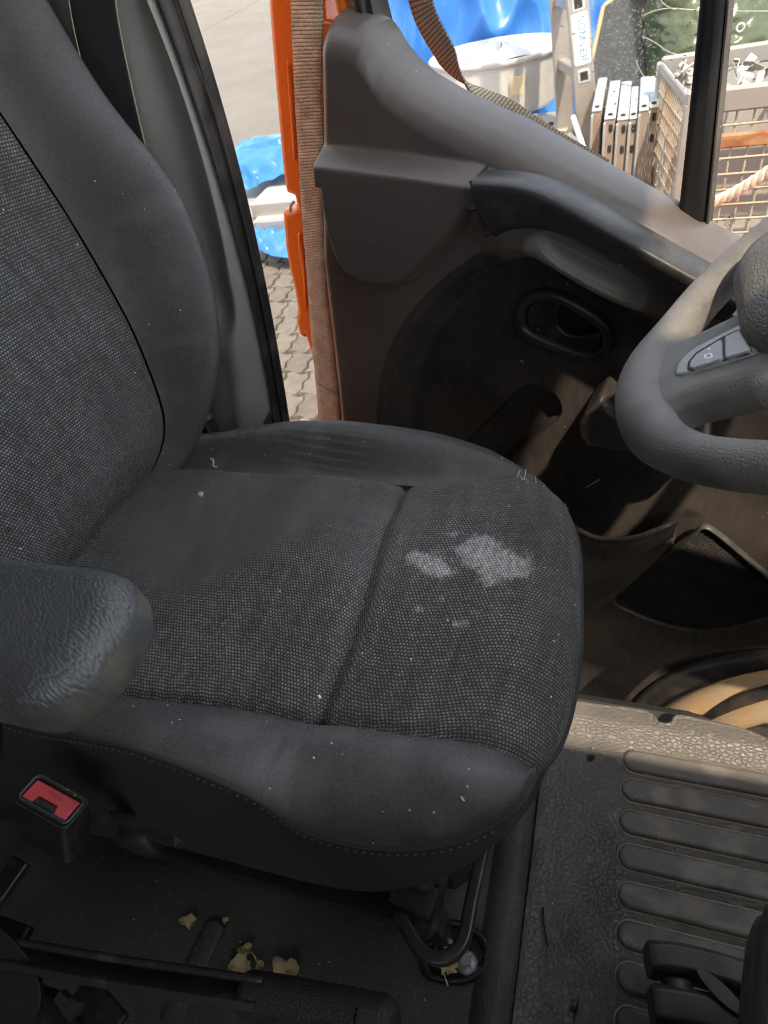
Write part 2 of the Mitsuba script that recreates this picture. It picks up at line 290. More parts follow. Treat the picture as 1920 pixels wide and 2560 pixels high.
def armcol(p, n, uv): return mix(C(.048, .051, .054), C(.12, .10, .07), .6 * smoothstep(.25, .75, fbm(p.x * 30, p.y * 60, p.z * 40, 3)) * smoothstep(.60, .2, n.z) * smoothstep(-.75, -.1, n.z))
mat('arm_leather', bump(pr(proc(armcol), .36, .5), lambda p, n, uv: .0004 * wrinkle(p), 1.0, .0005))
mat('grip_rubber', bump(pr((.020, .020, .021), .5, .45), lambda p, n, uv: .0006 * hide(p, 1.2), 1.0, .0005))
mat('button_grey', pr((.20, .21, .22), .35, .5))
mat('print_white', pr((.7, .7, .7), .6))
def webcol(p, n, uv):
    a, b = uv.x / .0042, uv.y / .0028; k = noise(p.x * 60, p.y * 60, p.z * 60)
    w = smoothstep(.1, .8, dr.abs(dr.sin(math.pi * a))) * (.6 + .4 * dr.abs(dr.sin(math.pi * (b + .5 * dr.floor(a)))))
    return mix(C(.24, .185, .125), C(.74, .60, .43), dr.clip(w * (.4 + .7 * k) + .5 * (noise(p.x * 300, p.y * 300, p.z * 420) - .5), 0, 1))
mat('webbing_tan', bump(pr(proc(webcol), .9, .2), lambda p, n, uv: .0007 * dr.abs(dr.sin(math.pi * uv.x / .0042)) * (.4 + noise(p.x * 90, p.y * 90, p.z * 90)), 1.0, .0004))
mat('webbing_grey', bump(pr(proc(lambda p, n, uv: mix(C(.10, .085, .06), C(.36, .31, .235), smoothstep(.1, .8, dr.abs(dr.sin(math.pi * uv.x / .005))) * (.5 + .5 * dr.abs(dr.sin(math.pi * (uv.y / .006 + .5 * dr.floor(uv.x / .005))))))), .9, .2), lambda p, n, uv: .0008 * dr.abs(dr.sin(math.pi * uv.x / .005)), 1.0, .0004))
mat('belt_black', pr(proc(lambda p, n, uv: mix(C(.012, .012, .014), C(.028, .028, .031), .5 + .5 * dr.sin(uv.x * 2500))), .6, .4))
mat('orange_paint', pr((.66, .135, .004), .28, .5, clearcoat=.8, clearcoat_gloss=.9))
mat('sill_paint', pr(proc(lambda p, n, uv: mix(C(.43, .29, .16), C(.37, .30, .22), .8 * smoothstep(.3, .7, fbm(p.x * 20, p.y * 20, p.z * 20, 4)))), .4, .5))
mat('seal_rubber', pr(proc(lambda p, n, uv: mix(C(.022, .021, .021), C(.10, .085, .07), .5 * smoothstep(.35, .75, fbm(p.x * 18, p.y * 18, p.z * 18, 3)))), .45, .45))
mat('steel_black', pr(proc(lambda p, n, uv: mix(C(.026, .026, .027), C(.08, .072, .062), .5 * smoothstep(.55, .8, fbm(p.x * 50, p.y * 50, p.z * 50, 3)))), .33, .5))
mat('zinc', pr((.55, .58, .62), .35, .5, .9))
mat('red_plastic', pr(proc(lambda p, n, uv: mix(C(.46, .028, .035), C(.30, .022, .027), fbm(p.x * 60, p.y * 60, p.z * 60, 3))), .4, .5))
mat('red_dark', pr((.17, .012, .015), .5))
mat('leaf_dry', pr(proc(lambda p, n, uv: mix(C(.30, .235, .125), C(.50, .41, .25), fbm(p.x * 90, p.y * 90, p.z * 90, 3))), .85, .2))
mat('straw', pr((.52, .44, .30), .8, .2))
mat('lint', pr((.75, .74, .70), .8, .2))
# outside
def tarpcol(p, n, uv):
    k = fbm(p.x * 3, p.y * 3, p.z * 3, 3); w = dr.abs(dr.sin(p.x * 700)) * dr.abs(dr.sin(p.z * 700))
    return mix(C(.016, .12, .44), C(.05, .22, .58), .6 * k + .2 * w)
mat('tarp_blue', pr(proc(tarpcol), .36, .5))
def tubcol(p, n, uv): return mix(C(.55, .55, .53), C(.36, .34, .30), .35 * smoothstep(.5, .8, fbm(p.x * 12, p.y * 12, p.z * 5, 4)))
mat('tub_white', pr(proc(tubcol), .45, .4))
mat('tape_tan', pr((.52, .43, .28), .6))
mat('aluminium', pr(proc(lambda p, n, uv: mix(C(.40, .385, .355), C(.30, .28, .245), fbm(p.x * 6, p.y * 6, p.z * 25, 3))), .42, .5, .55))
mat('galvanised', pr(proc(lambda p, n, uv: mix(C(.52, .57, .56), C(.36, .40, .39), fbm(p.x * 25, p.y * 25, p.z * 25, 3))), .42, .5, .35))
mat('steel_brown', pr(proc(lambda p, n, uv: mix(C(.34, .295, .255), C(.31, .215, .165), smoothstep(.35, .75, fbm(p.x * 9, p.y * 9, p.z * 4, 3)))), .55, .5, .25))
mat('hole_black', pr((.02, .02, .02), .8))
mat('rust_wire', pr(proc(lambda p, n, uv: mix(C(.46, .43, .36), C(.40, .31, .21), smoothstep(.4, .7, fbm(p.x * 11, p.y * 11, p.z * 11, 3)))), .7, .3, .2))
mat('rust_bar', pr(proc(lambda p, n, uv: mix(C(.24, .085, .032), C(.40, .24, .13), smoothstep(.35, .75, fbm(p.x * 18, p.y * 18, p.z * 30, 4)))), .75, .3))
mat('crate_grey', pr((.30, .295, .285), .6, .4, .2))
mat('board_grey', pr(proc(lambda p, n, uv: mix(C(.34, .35, .345), C(.42, .425, .415), fbm(p.x * 5, p.y * 5, p.z * 5, 3))), .55, .4))
mat('foil_green', bump(pr(proc(lambda p, n, uv: mix(C(.035, .055, .028), C(.12, .15, .08), fbm(p.x * 5, p.y * 5, p.z * 3, 4))), .22, .6), lambda p, n, uv: .012 * fbm(p.x * 14, p.y * 14, p.z * 14, 4), 1.0, .002))
mat('foil_line', pr((.40, .42, .36), .5))
mat('panel_black', pr(proc(lambda p, n, uv: mix(C(.014, .016, .018), C(.09, .09, .09), .6 * smoothstep(.55, .8, fbm(p.x * 120, p.y * 120, p.z * 120, 3)))), .14, .6))
mat('wood_edge', pr((.42, .29, .17), .6))
mat('rope_white', pr(proc(lambda p, n, uv: mix(C(.80, .78, .68), C(.62, .58, .48), fbm(p.x * 200, p.y * 200, p.z * 200, 2))), .9, .2))
mat('concrete', bump(pr(proc(lambda p, n, uv: mix(C(.135, .130, .121), C(.108, .103, .094), fbm(p.x * 2.2, p.y * 2.2, 0, 5))), .9, .2), lambda p, n, uv: .006 * fbm(p.x * 14, p.y * 14, 0, 4), 1.0, .004))
mat('dirt', pr(proc(lambda p, n, uv: mix(C(.22, .185, .145), C(.14, .115, .085), fbm(p.x * 4, p.y * 4, 0, 5))), .95, .1))
for i, t in enumerate(((.140, .126, .108), (.152, .137, .118), (.130, .115, .097))):
    mat(f'paver{i}', pr(proc(lambda p, n, uv, t=t: C(*t) * (.78 + .4 * fbm(p.x * 30, p.y * 30, 0, 4))), .9, .2))
mat('joint_sand', pr((.10, .082, .062), .95, .1))
mat('grass', pr((.09, .13, .03), .8, .2))
mat('weed', pr((.10, .20, .06), .6, .3))
mat('pebbles', pr(proc(lambda p, n, uv: mix(C(.13, .11, .09), C(.33, .30, .26), cell_rand(p.x / .03, p.y / .03, p.z / .03))), .9, .2))
mat('glass', {'type': 'thindielectric', 'int_ior': 1.5})
mat('glass_dirt', pr((.62, .62, .60), .9, .1))
mat('ink', pr((.03, .03, .03), .7))
mat('sticker_white', pr((.68, .74, .74), .5))
mat('sticker_teal', pr((.01, .16, .25), .5))
mat('white_board', pr((.60, .59, .55), .6, .3))
mat('cab_headliner', pr((.56, .55, .53), .9, .1))
mat('cab_dark', pr((.035, .035, .036), .6, .3))
# ------------------------------------------------------------------ the yard: ground
def sheet(x0, x1, y0, y1, z, nx, ny, amp=0.0, sc=1.0, seed=0):
    x, y = np.meshgrid(np.linspace(x0, x1, nx), np.linspace(y0, y1, ny), indexing='ij')
    P = np.stack([x, y, np.full_like(x, z)], -1)
    if amp: P[..., 2] += amp * (meshkit.fbm(P * sc, 3, seed) - .5)
    return grid_mesh(P)
setting('ground', sheet(-80, 80, -60, 120, -.02, 3, 3), 'dirt', False)
Gq = lambda px, py: onZ(px, py, 0.0)[:2]
# worn concrete slab beyond the block paving, with a weedy joint at its far corner
slab_y = 4.55
e0, e1 = Gq(480, 92), Gq(650, 0); ek = (e1[1] - e0[1]) / (e1[0] - e0[0])
ye = lambda x: e0[1] + ek * (x - e0[0])
sx, st_ = np.meshgrid(np.linspace(-13, 3.5, 80), np.linspace(0, 1, 70), indexing='ij'); sy = slab_y + st_ * np.maximum(ye(sx) - .08 - slab_y, .3)
sP = np.stack([sx, sy, .012 * (meshkit.fbm(np.stack([sx * 1.5, sy * 1.5, 0 * sx], -1), 3, 2) - .5)], -1)
setting('concrete_slab', grid_mesh(sP), 'concrete', True)
fP = sP.copy(); fP[..., 1] = np.maximum(ye(sx) + .08, slab_y + .5) + st_ * 40; fP[..., 2] = -.004
setting('concrete_slab', grid_mesh(fP), 'concrete', True)
gv, gf = [], []
for _ in range(2200):                              # grass blades along the far joint
    x = rng.uniform(-10, 0); y = ye(x) + rng.normal(0, .06); h = rng.uniform(.03, .16); a = rng.uniform(0, 6.28); w = .012
    if meshkit.noise(np.array([x * .9, 0, 0])) < .45: continue
    b = len(gv); gv += [(x - w * math.cos(a), y - w * math.sin(a), -.01), (x + w * math.cos(a), y + w * math.sin(a), -.01), (x + rng.normal(0, .04), y + rng.normal(0, .04), h)]; gf.append((b, b + 1, b + 2))
gk = setting('grass', (np.array(gv), np.array(gf)), 'grass', False, 'stuff', 'green grass growing along the far joint of the concrete')
# block paving: each stone that shows in the door gap is a part of the paving
setting('paving', sheet(-6.5, 2.8, .95, slab_y + .01, -.004, 4, 4), 'joint_sand', False)
def stone_outline(w, h):                          # a zigzag paving block
    t = np.linspace(0, 1, 7)[:-1]; zz = np.array([0, .010, .012, 0, -.012, -.010])
    top = [(-w / 2 + w * a, h / 2 + z) for a, z in zip(t, zz)]; right = [(w / 2, h / 2), (w / 2 + .016, h / 4), (w / 2, 0), (w / 2 - .016, -h / 4)]
    bot = [(w / 2 - w * a, -h / 2 + z) for a, z in zip(t, zz[::-1] * -1)]; left = [(-w / 2, -h / 2), (-w / 2 - .016, -h / 4), (-w / 2, 0), (-w / 2 + .016, h / 4)]
    bot = [(w / 2 - w * a, -h / 2 + (np.interp(1 - a, np.r_[t, 1], np.r_[zz, 0]))) for a in t]
    left = [(-w / 2, -h / 2), (-w / 2 - .016, -h / 4), (-w / 2, 0), (-w / 2 + .016, h / 4)][::1]
    return np.array(top + [(w / 2, h / 2), (w / 2 + .016, h / 4), (w / 2, 0), (w / 2 + .016, -h / 4)] + bot + [(-w / 2, -h / 2), (-w / 2 + .016, -h / 4), (-w / 2, 0), (-w / 2 + .016, h / 4)])
SW, SH = .125, .185
# reuse a few stone meshes, each placed by its own to_world
stone_v = [mikit.ply(slab(inset(stone_outline(SW, SH), .0045 + .001 * k), .022 + .002 * k, .005), f'paver{k}', 35) for k in range(3)]
near_s, far_s = [], []
for r_ in range(18):
    for c_ in range(-22, 12):
        x = c_ * SW + (r_ % 2) * SW / 2 + .02 * r_; y = 1.35 + r_ * SH
        if y > slab_y - SH * .4: continue
        q = M.T @ (np.array([x, y, 0]) - CAM); px = 960 + F * q[0] / q[2]; py = 1280 + F * q[1] / q[2]
        (near_s if 540 < px < 960 and 480 < py < 1180 else far_s).append((x, y))
def stone_tf(x, y):
    return mi.ScalarTransform4f().translate([x, y, -.004 + rng.uniform(-.003, .002)]).rotate([0, 0, 1], rng.uniform(-2, 2)).rotate([1, 0, 0], rng.uniform(-.8, .8))
for x, y in near_s[:300]:
    d = dict(stone_v[rng.integers(3)]); d['to_world'] = stone_tf(x, y); scene[numbered('paving__stone')] = d
o = inset(stone_outline(SW, SH), .005); ms = []
for x, y in far_s + near_s[300:]:
    m = slab(o, .022, .005); m.apply_translation([x, y, -.004 + rng.uniform(-.003, .002)]); ms.append(m)
part('paving', 'outer_stones', cat(*ms), 'paver0', 35, kind='stuff')

# ------------------------------------------------------------------ the van's cab round the seat
cab = thing('van_cab', 'inside of the van cab around the driver seat, grey door pillar and black rubber floor', 'van cab')
FZ = .75
part(cab, 'roof', cat(box((-.296, -.13, 2.42), (1.308, 1.74, .05), .01), bar((-.9, .70, 2.36), (.33, .68, 2.36), .10, .09, .02), bar((-.9, -.96, 2.36), (.33, -.96, 2.36), .10, .09, .02), bar((.325, -.95, 2.37), (.325, .70, 2.37), .06, .10, .02)), 'cab_headliner')
part(cab, 'added_overhead_blocker', box((.385, -.25, 2.385), (.15, .50, .07), .02), 'cab_dark')  # unseen box added under the roof edge to keep sun off the seat front
part(cab, 'rear_wall', box((-.93, -.13, 1.60), (.05, 1.8, 1.75), .01), 'cab_dark')
part(cab, 'windscreen_pillar', cat(tube(curve([(.36, .69, 2.36), (.80, .715, 1.95), (1.12, .73, 1.55), (1.25, .735, 1.35)], 14), .045, 10), tube(curve([(.36, -.95, 2.36), (.80, -.975, 1.95), (1.12, -.99, 1.55), (1.25, -.99, 1.35)], 14), .045, 10)), 'cab_dark')
dash = [(.54, 1.02), (.51, 1.08), (.52, 1.18), (.55, 1.30), (.60, 1.42), (.66, 1.47), (.95, 1.50), (1.22, 1.48), (1.22, .80), (.62, .78), (.56, .95)]
dsh = slab(smooth_poly(dash, 80, 2), 1.55, .0, frame_of((0, .66, 0), (1, 0, 0), (0, 0, 1)))
part(cab, 'dashboard', dsh, 'black_plastic', 40)
part(cab, 'passenger_side', cat(box((.10, -1.03, 1.11), (2.0, .06, 1.24), .02), box((-.63, -1.02, 2.04), (.64, .06, .68), .02), box((.02, -1.0, 2.29), (.72, .05, .12), .02)), 'cab_dark')
part(cab, 'added_sun_blocker', box((.38, -.205, 1.19), (.66, .49, .86), .05), 'black_plastic')  # unseen block, added and sized to hold sun off mat and floor
part(cab, 'front_wing', box((.95, .79, .95), (.62, .10, .95), .03), 'orange_paint')
# floor: rubber under the seat, slightly sunk, ending in a step bead in front of the seat
fx, fy = np.meshgrid(np.linspace(-.95, -.10, 90), np.linspace(-.75, .60, 120), indexing='ij')
fz = np.full_like(fx, FZ - .006)
def capsule(x, y, a, b): a, b = np.array(a), np.array(b); d = b - a; t = np.clip(((x - a[0]) * d[0] + (y - a[1]) * d[1]) / (d @ d), 0, 1); return np.hypot(x - a[0] - t * d[0], y - a[1] - t * d[1])
part(cab, 'floor', grid_mesh(np.stack([fx, fy, fz], -1)), 'floor_rubber', True)
part(cab, 'floor_pan', box((.10, -.13, FZ - .10), (2.1, 1.45, .15), .02), 'cab_dark')
for yy in (-.05, .13):                            # pressed ribs across the rear floor
    a_, b_ = onZ(830 + (yy + .05) * 0, 2240, FZ), onZ(760, 2430, FZ)
a_, b_ = onZ(545, 2300, FZ), onZ(425, 2560, FZ)
part(cab, 'floor_rib', tube(np.array([a_, a_ + (b_ - a_) * .05, (a_ + b_) / 2, b_]), np.array([(.002, .002), (.016, .006), (.016, .006), (.016, .006)]), 12), 'floor_rubber', 40)
# step bead along the seat's front
xs_ = [(-.105, FZ - .006), (-.098, FZ + .004), (-.085, FZ + .013), (-.072, FZ + .013), (-.060, FZ + .006), (-.052, FZ - .004), (-.050, FZ - .03)]
ys_ = np.linspace(-.6, .56, 60)
P = np.array([[(x + .0015 * math.sin(9 * y), y, z) for y in ys_] for x, z in xs_])
part(cab, 'floor_step', grid_mesh(surf(P, 28, 60), flip=False), 'floor_rubber', True, label='raised bead across the floor below the seat front')

# grey trim of the door pillar: a sheet through edges followed up the pillar
zs = lambda pts, y: np.array([onY(px, py, y) for px, py in pts])
def upto(P, z0, z1, n=16):                        # the edge as a function of height, extended straight up and down
    P = P[np.argsort(P[:, 2])]; s = PchipInterpolator(P[:, 2], P[:, 0]); t = np.linspace(z0, z1, n)
    s = np.poly1d(np.polyfit(P[:, 2], P[:, 0], 3)); x = s(np.clip(t, P[0, 2], P[-1, 2])); k1 = s.deriv()(P[-1, 2]); k0 = s.deriv()(P[0, 2])
    x = x + np.where(t > P[-1, 2], (t - P[-1, 2]) * k1, 0) + np.where(t < P[0, 2], (t - P[0, 2]) * k0, 0)
    return np.stack([x, np.full(n, P[0, 1]), t], 1)
sealR = zs([(456, 0), (486, 130), (530, 260), (577, 404), (608, 521), (629, 621), (660, 781), (694, 960), (712, 1058)], .765)
sealL = zs([(406, 0), (434, 130), (482, 269), (543, 412), (586, 556), (616, 716), (642, 846), (668, 960), (684, 1050)], .745)
ridge = zs([(375, 0), (410, 130), (455, 269), (515, 412), (552, 556), (578, 716), (590, 846), (606, 960), (616, 1050)], .718)
left_ = zs([(292, 0), (330, 180), (380, 350), (430, 490), (480, 640), (520, 800), (548, 960), (560, 1050)], .722)
z0, z1, nz = .80, 2.35, 40
A, B_, R_, L_ = (upto(e, z0, z1, nz) for e in (sealR, sealL, ridge, left_))
tt = np.linspace(z0, z1, nz)
bulge = .010 * sst(1.345, 1.31, tt)              # the lower half of the trim is a wider moulding below a step
deep = L_ + np.array([-.05, .005, 0]); deep2 = L_ + np.array([-.16, .03, 0])
R2 = R_.copy(); R2[:, 1] -= bulge
mid = (R2 + L_) / 2 + np.array([0, .004, 0]); mid[:, 1] += .010 * sst(1.31, 1.35, tt) - bulge
Pp = np.stack([B_ + np.array([.002, .012, 0]), B_ + np.array([-.003, -.004, 0]), R2, mid, L_ + np.stack([0 * tt, -bulge, 0 * tt], 1), deep, deep2], 1)
part(cab, 'pillar_trim', grid_mesh(surf(Pp, 220, 44)), 'grey_trim', True, label='grey plastic trim of the door pillar')
Ps = np.stack([A + np.array([-.01, .03, 0]), A + np.array([0, .006, 0]), A + np.array([-.004, -.006, 0]), (A + B_) / 2 + np.array([0, -.012, 0]), B_ + np.array([.004, -.004, 0]), B_ + np.array([0, .012, 0])], 1)
part(cab, 'pillar_seal', grid_mesh(surf(Ps, 80, 20)), 'seal_rubber', True, label='black rubber door seal along the grey pillar')
lip = A + np.array([.0005, -.004, 0])
part(cab, 'seal_lip', tube(curve(lip, 60), .0022, 6), 'seal_rubber', True)
po = np.stack([A + np.array([-.02, .03, 0]), A + np.array([-.05, .06, 0]), A + np.array([-.35, .07, 0])], 1)
part(cab, 'outer_skin', grid_mesh(surf(po, 20, 10, 3, 2)), 'orange_paint', True)
# lower trim behind the seat
part(cab, 'side_wall', cat(box((-.86, .69, 1.45), (.12, .06, 1.7), .02), box((-.72, .745, 1.0), (.42, .03, .7), .01)), 'cab_dark')
# door sill: painted ledges, step lips and the big rubber seal running round the opening's lower front corner
def sill(pix, y0, y1, dz, bs, name, lab=None):
    a = np.array([onY(px, py, y0) for px, py in pix]); a = curve(a, 30, 2); b = a + np.array([0, y1 - y0, dz])
    P = np.stack([a + [0, 0, -.05], a, a * .7 + b * .3 + [0, 0, .004], b, b + [0, .004, -.05]], 1); return part(cab, name, grid_mesh(surf(P, 30, 16, 3, 3)), bs, True, label=lab)
part(cab, 'sill', cat(box((.68, .60, .66), (1.0, .14, .06), .015), box((.120, .578, .680), (.04, .036, .03), .006), box((.0, .60, .40), (1.3, .16, .05), .012)), 'sill_paint', label='orange painted door sill with dust')
sc_ = np.array([onY(px, py, .655) for px, py in [(1580, 1812), (1620, 1757), (1675, 1714), (1745, 1684), (1830, 1664), (1920, 1650), (2010, 1646), (2110, 1630)]])
part(cab, 'sill_seal', tube(curve(sc_, 60), np.array([.019, .017]), 16), 'seal_rubber', True, label='thick black rubber seal curving up from the door sill')
so_ = np.array([onY(px, py, .675) for px, py in [(1540, 1820), (1575, 1758), (1620, 1712), (1680, 1672), (1750, 1648), (1830, 1634), (1920, 1628), (2010, 1628), (2110, 1606)]])
part(cab, 'sill_seal_fin', tube(curve(so_, 60), np.array([.006, .014]), 10), 'seal_rubber', True)
for pix, y, w, bs, nm in (([(1650, 1815), (1715, 1772), (1790, 1742), (1860, 1722), (1920, 1710), (2000, 1702)], .61, .022, 'sill_paint', 'sill_ledge'), ([(1745, 1815), (1800, 1775), (1860, 1748), (1920, 1730), (2000, 1712)], .585, .011, 'seal_rubber', 'sill_strip'),
                          ([(1770, 1830), (1830, 1792), (1880, 1775), (1920, 1764), (2000, 1752)], .578, .024, 'sill_paint', 'sill_ledge'), ([(1830, 1822), (1880, 1806), (1920, 1794), (2000, 1780)], .566, .006, 'seal_rubber', 'sill_strip')):
    c_ = curve(np.array([onY(px, py, y) for px, py in pix]), 30); part(cab, nm, tube(c_, np.array([w, w * .7]), 14), bs, True)

# ------------------------------------------------------------------ front footwell mat
matt = thing('floor_mat', 'dusty black rubber footwell mat with smooth raised ribs, in front of the seat', 'floor mat')
def far_edge(x):                                  # the mat's edge beside the door, with its notch
    pts = np.array([onZ(px, py, FZ + .016)[:2] for px, py in [(1380, 1745), (1435, 1755), (1500, 1766), (1620, 1777)]])
    return pts
edge_pix = [(1390, 1747), (1435, 1755), (1500, 1764), (1560, 1770), (1615, 1779), (1630, 1787), (1643, 1806), (1662, 1811), (1680, 1808), (1690, 1792), (1704, 1790), (1760, 1802), (1830, 1816), (1880, 1832), (1920, 1850), (1990, 1890)]
ep = np.array([onZ(px, py, FZ + .016)[:2] for px, py in edge_pix]); ep = np.vstack([[-.052, ep[0, 1]], ep, [.62, ep[-1, 1] - .02]])
gx = np.linspace(-.0515, .60, 260); yt = np.interp(gx, ep[:, 0], ep[:, 1]); v_ = np.r_[np.linspace(0, .86, 130), np.linspace(.86, 1, 60)[1:]]
X = np.repeat(gx[:, None], len(v_), 1); Y = -.62 + v_[None] * (yt[:, None] + .62)
Z = np.full_like(X, FZ)
dy = .55 - Y
Z += .016 * sst(.060, .022, dy) - .006 * np.exp(-((dy - .068) / .012) ** 2) * sst(.02, .14, X)   # gutter and raised lip by the door
Z += .006 * sst(-.02, -.051, X) * sst(.0, .02, -.03 - X + .05)
for hx, hy in (onZ(1475, 1893, FZ)[:2], onZ(1432, 2518, FZ)[:2]): Z -= .012 * sst(.0050, .0035, np.hypot(X - hx, Y - hy))
ribs = []
rp = [(1558, 1899), (1553, 1970), (1548, 2050), (1546, 2136), (1544, 2232), (1542, 2330), (1540, 2436), (1538, 2548)]
for px, py in rp:
    e = onZ(px, py, FZ); ribs.append((e[0], e[1]))
for ex, ey in ribs:                               # each rib sits in a shallow moulded groove
    d = capsule(X, Y, (ex + .0165, ey), (ex + .55, ey)); Z -= .0022 * sst(.0215, .0185, d)
part(matt, 'sheet', grid_mesh(np.stack([X, Y, Z], -1)), 'mat_rubber', True)
part(matt, 'rim', tube(np.array([(x, y, float(z)) for x, y, z in zip(gx, yt, Z[:, -1] - .002)]), .0035, 6), 'mat_rubber', True)
for ex, ey in ribs:
    a = np.linspace(math.pi / 2, 3 * math.pi / 2, 15); r = .0165
    o = np.r_[np.stack([ex + r + r * np.cos(a), ey + r * np.sin(a)], 1), [(ex + .55, ey - r), (ex + .55, ey + r)]]
    o2 = np.r_[np.stack([ex + r + (r + .0022) * np.cos(a), ey + (r + .0022) * np.sin(a)], 1), [(ex + .553, ey - r - .003), (ex + .553, ey + r + .003)]]
    k = part(matt, 'rib', slab(o, .0085, .0048, lambda v: v + [0, 0, FZ - .0025], 3), 'rib_rubber', 40)
    part(matt, 'rib_rim', slab(o2, .0026, .001, lambda v: v + [0, 0, FZ - .003], 1), 'rib_dust', 40)
for hx, hy in (onZ(1475, 1893, FZ)[:2], onZ(1432, 2518, FZ)[:2]):
    part(matt, 'hole', cyl((hx, hy, FZ - .02), (hx, hy, FZ - .0065), .0036, 16), 'deep_black')
# ------------------------------------------------------------------ the driver's seat
seat = thing('driver_seat', 'black fabric driver seat with woven grey centre panels and pale stains on the cushion', 'seat')
SZ = 1.25
near_px = [(90, 1712), (324, 1736), (463, 1750), (625, 1771), (764, 1800), (891, 1811), (1042, 1840), (1204, 1863), (1285, 1892), (1342, 1935)]
near_z = [1.25, 1.25, 1.25, 1.25, 1.25, 1.25, 1.25, 1.246, 1.232, 1.205]
far_px = [(422, 1161), (532, 1167), (694, 1176), (810, 1177), (995, 1198), (1088, 1204), (1204, 1212), (1296, 1217), (1377, 1240), (1410, 1278)]
far_z = [1.25, 1.25, 1.25, 1.25, 1.25, 1.25, 1.248, 1.238, 1.215, 1.19]
front_px = [(1410, 1278), (1441, 1342), (1452, 1447), (1453, 1540), (1450, 1640), (1435, 1747), (1400, 1863), (1342, 1935)]
NP = np.array([onZ(*p, z) for p, z in zip(near_px, near_z)]); FP = np.array([onZ(*p, z) for p, z in zip(far_px, far_z)])
FR = np.array([onZ(*p, z) for p, z in zip(front_px, [1.19, 1.187, 1.187, 1.187, 1.187, 1.187, 1.193, 1.205])])
NP = np.vstack([[-.64, NP[0, 1], 1.25], NP]); FP = np.vstack([[-.64, FP[0, 1], 1.25], FP])
nt, nq = 300, 170
tq = np.linspace(0, 1, nq)
FRc = curve(FR, nq)                                # far -> near along the front welt
def at_x(Pl, x): return PchipInterpolator(Pl[:, 0], Pl[:, 1])(np.minimum(x, Pl[-1, 0]))
t1 = 1 - (1 - np.linspace(0, 1, nt)) ** 1.35
Xg = -.64 + t1[:, None] * (FRc[None, :, 0] + .64)
yf, yn = at_x(FP, Xg), at_x(NP, Xg)
bl = sst(.16, 0, FRc[None, :, 0] - Xg)
Yg = yf * (1 - tq) + yn * tq; Yg = Yg * (1 - bl) + bl * (FRc[None, :, 1])
dF = np.clip(FRc[None, :, 0] - Xg, 0, None); A_ = .085
ez = (1 - np.sqrt(np.clip(1 - (np.clip(A_ - dF, 0, None) / A_) ** 2, 0, 1)))
Zg = SZ + .012 * np.sin(math.pi * tq)[None] - (SZ - FRc[None, :, 2] + .012 * np.sin(math.pi * tq)[None]) * ez
eq = np.minimum(tq, 1 - tq)[None] * .315
Zg -= .007 * np.exp(-(eq / .006) ** 2) * (1 - bl * .5)
gl = Xg + .2125 + .003 * np.sin(tq * 7)[None]
Zg -= .0085 * np.exp(-(gl / .0075) ** 2) + .004 * np.exp(-(gl / .022) ** 2) * np.where(gl > 0, .4, 1)
Zg += .0022 * (meshkit.fbm(np.stack([Xg * 11, Yg * 11, 0 * Xg], -1), 3, 5) - .5)
Zg += .0007 * np.sin(2 * math.pi * Xg / .017 + 5 * meshkit.noise(np.stack([Xg * 30, Yg * 30, 0 * Xg], -1))) * np.exp(-eq / .010) * (1 - bl)
CG = np.stack([Xg, Yg, Zg], -1); UVg = arc_uv(CG)
cut = int(np.argmin(np.abs(Xg[:, nq // 2] + .2125)))
def cushion_part(i0, i1, name):
    sub = CG[i0:i1]; v, f = grid_mesh(sub, flip=True); part(seat, name, (v, f), 'fabric_weave', True, UVg.reshape(nt, nq, 2)[i0:i1].reshape(-1, 2))
cushion_part(0, cut + 1, 'cushion_rear_panel'); cushion_part(cut, nt, 'cushion_front_panel')
# far bolster: from the far seam over its crest to the outer side
from scipy.ndimage import gaussian_filter1d
far_edge_l, near_edge_l = CG[:, 0].copy(), CG[:, -1].copy()
for e_, zo in ((far_edge_l, .0095), (near_edge_l, .0060)): e_[:, 2] = np.where(e_[:, 0] < -.13, SZ - zo, e_[:, 2]); e_[5:-3, 2] = gaussian_filter1d(e_[:, 2], 5)[5:-3]
crest_px = [(527, 1083), (631, 1067), (741, 1055), (845, 1055), (960, 1067), (1076, 1085), (1204, 1122), (1284, 1163), (1354, 1213), (1410, 1278)]
CR = np.array([onY(px, py, y) for (px, py), y in zip(crest_px, [.585, .587, .588, .588, .588, .588, .587, .584, .578, FRc[0, 1]])])
CR[-1] = FRc[0]; CR = np.vstack([[-.64, .58, CR[0, 2] - .01], CR])
n_b = 120; ss = np.linspace(0, 1, n_b)
def along(L, xs): s = PchipInterpolator(L[:, 0] + np.arange(len(L)) * 1e-7, L); return s(xs)
def xs_to(L): return -.60 + (L[-1, 0] + .60) * (1 - (1 - ss) ** 1.3)
E_far = along(far_edge_l, xs_to(far_edge_l)); E_cr = along(CR, xs_to(CR))
w_ = sst(1.0, .86, ss)[:, None]
E_m1 = E_far * .62 + E_cr * .38 + np.array([0, 0, .004]) * w_; E_m2 = E_far * .25 + E_cr * .75 + np.array([0, -.002, .010]) * w_
E_o1 = E_cr + np.array([0, .022, -.018]) * w_; E_o2 = E_cr + np.array([0, .030, -.06]) * w_ + np.array([0, 0, -.004]) * (1 - w_)
E_o3 = E_cr + np.array([0, .022, -.11]) * w_ + np.array([0, 0, -.008]) * (1 - w_)
PB = surf(np.stack([E_far, E_m1, E_m2, E_cr, E_o1, E_o2, E_o3], 1), 200, 70)
wr = np.exp(-((PB[..., 0] + .33) / .07) ** 2) * np.exp(-((PB[..., 1] - .553) / .014) ** 2); PB[..., 2] += .0022 * wr * np.sin(PB[..., 1] * 900 + PB[..., 0] * 60)
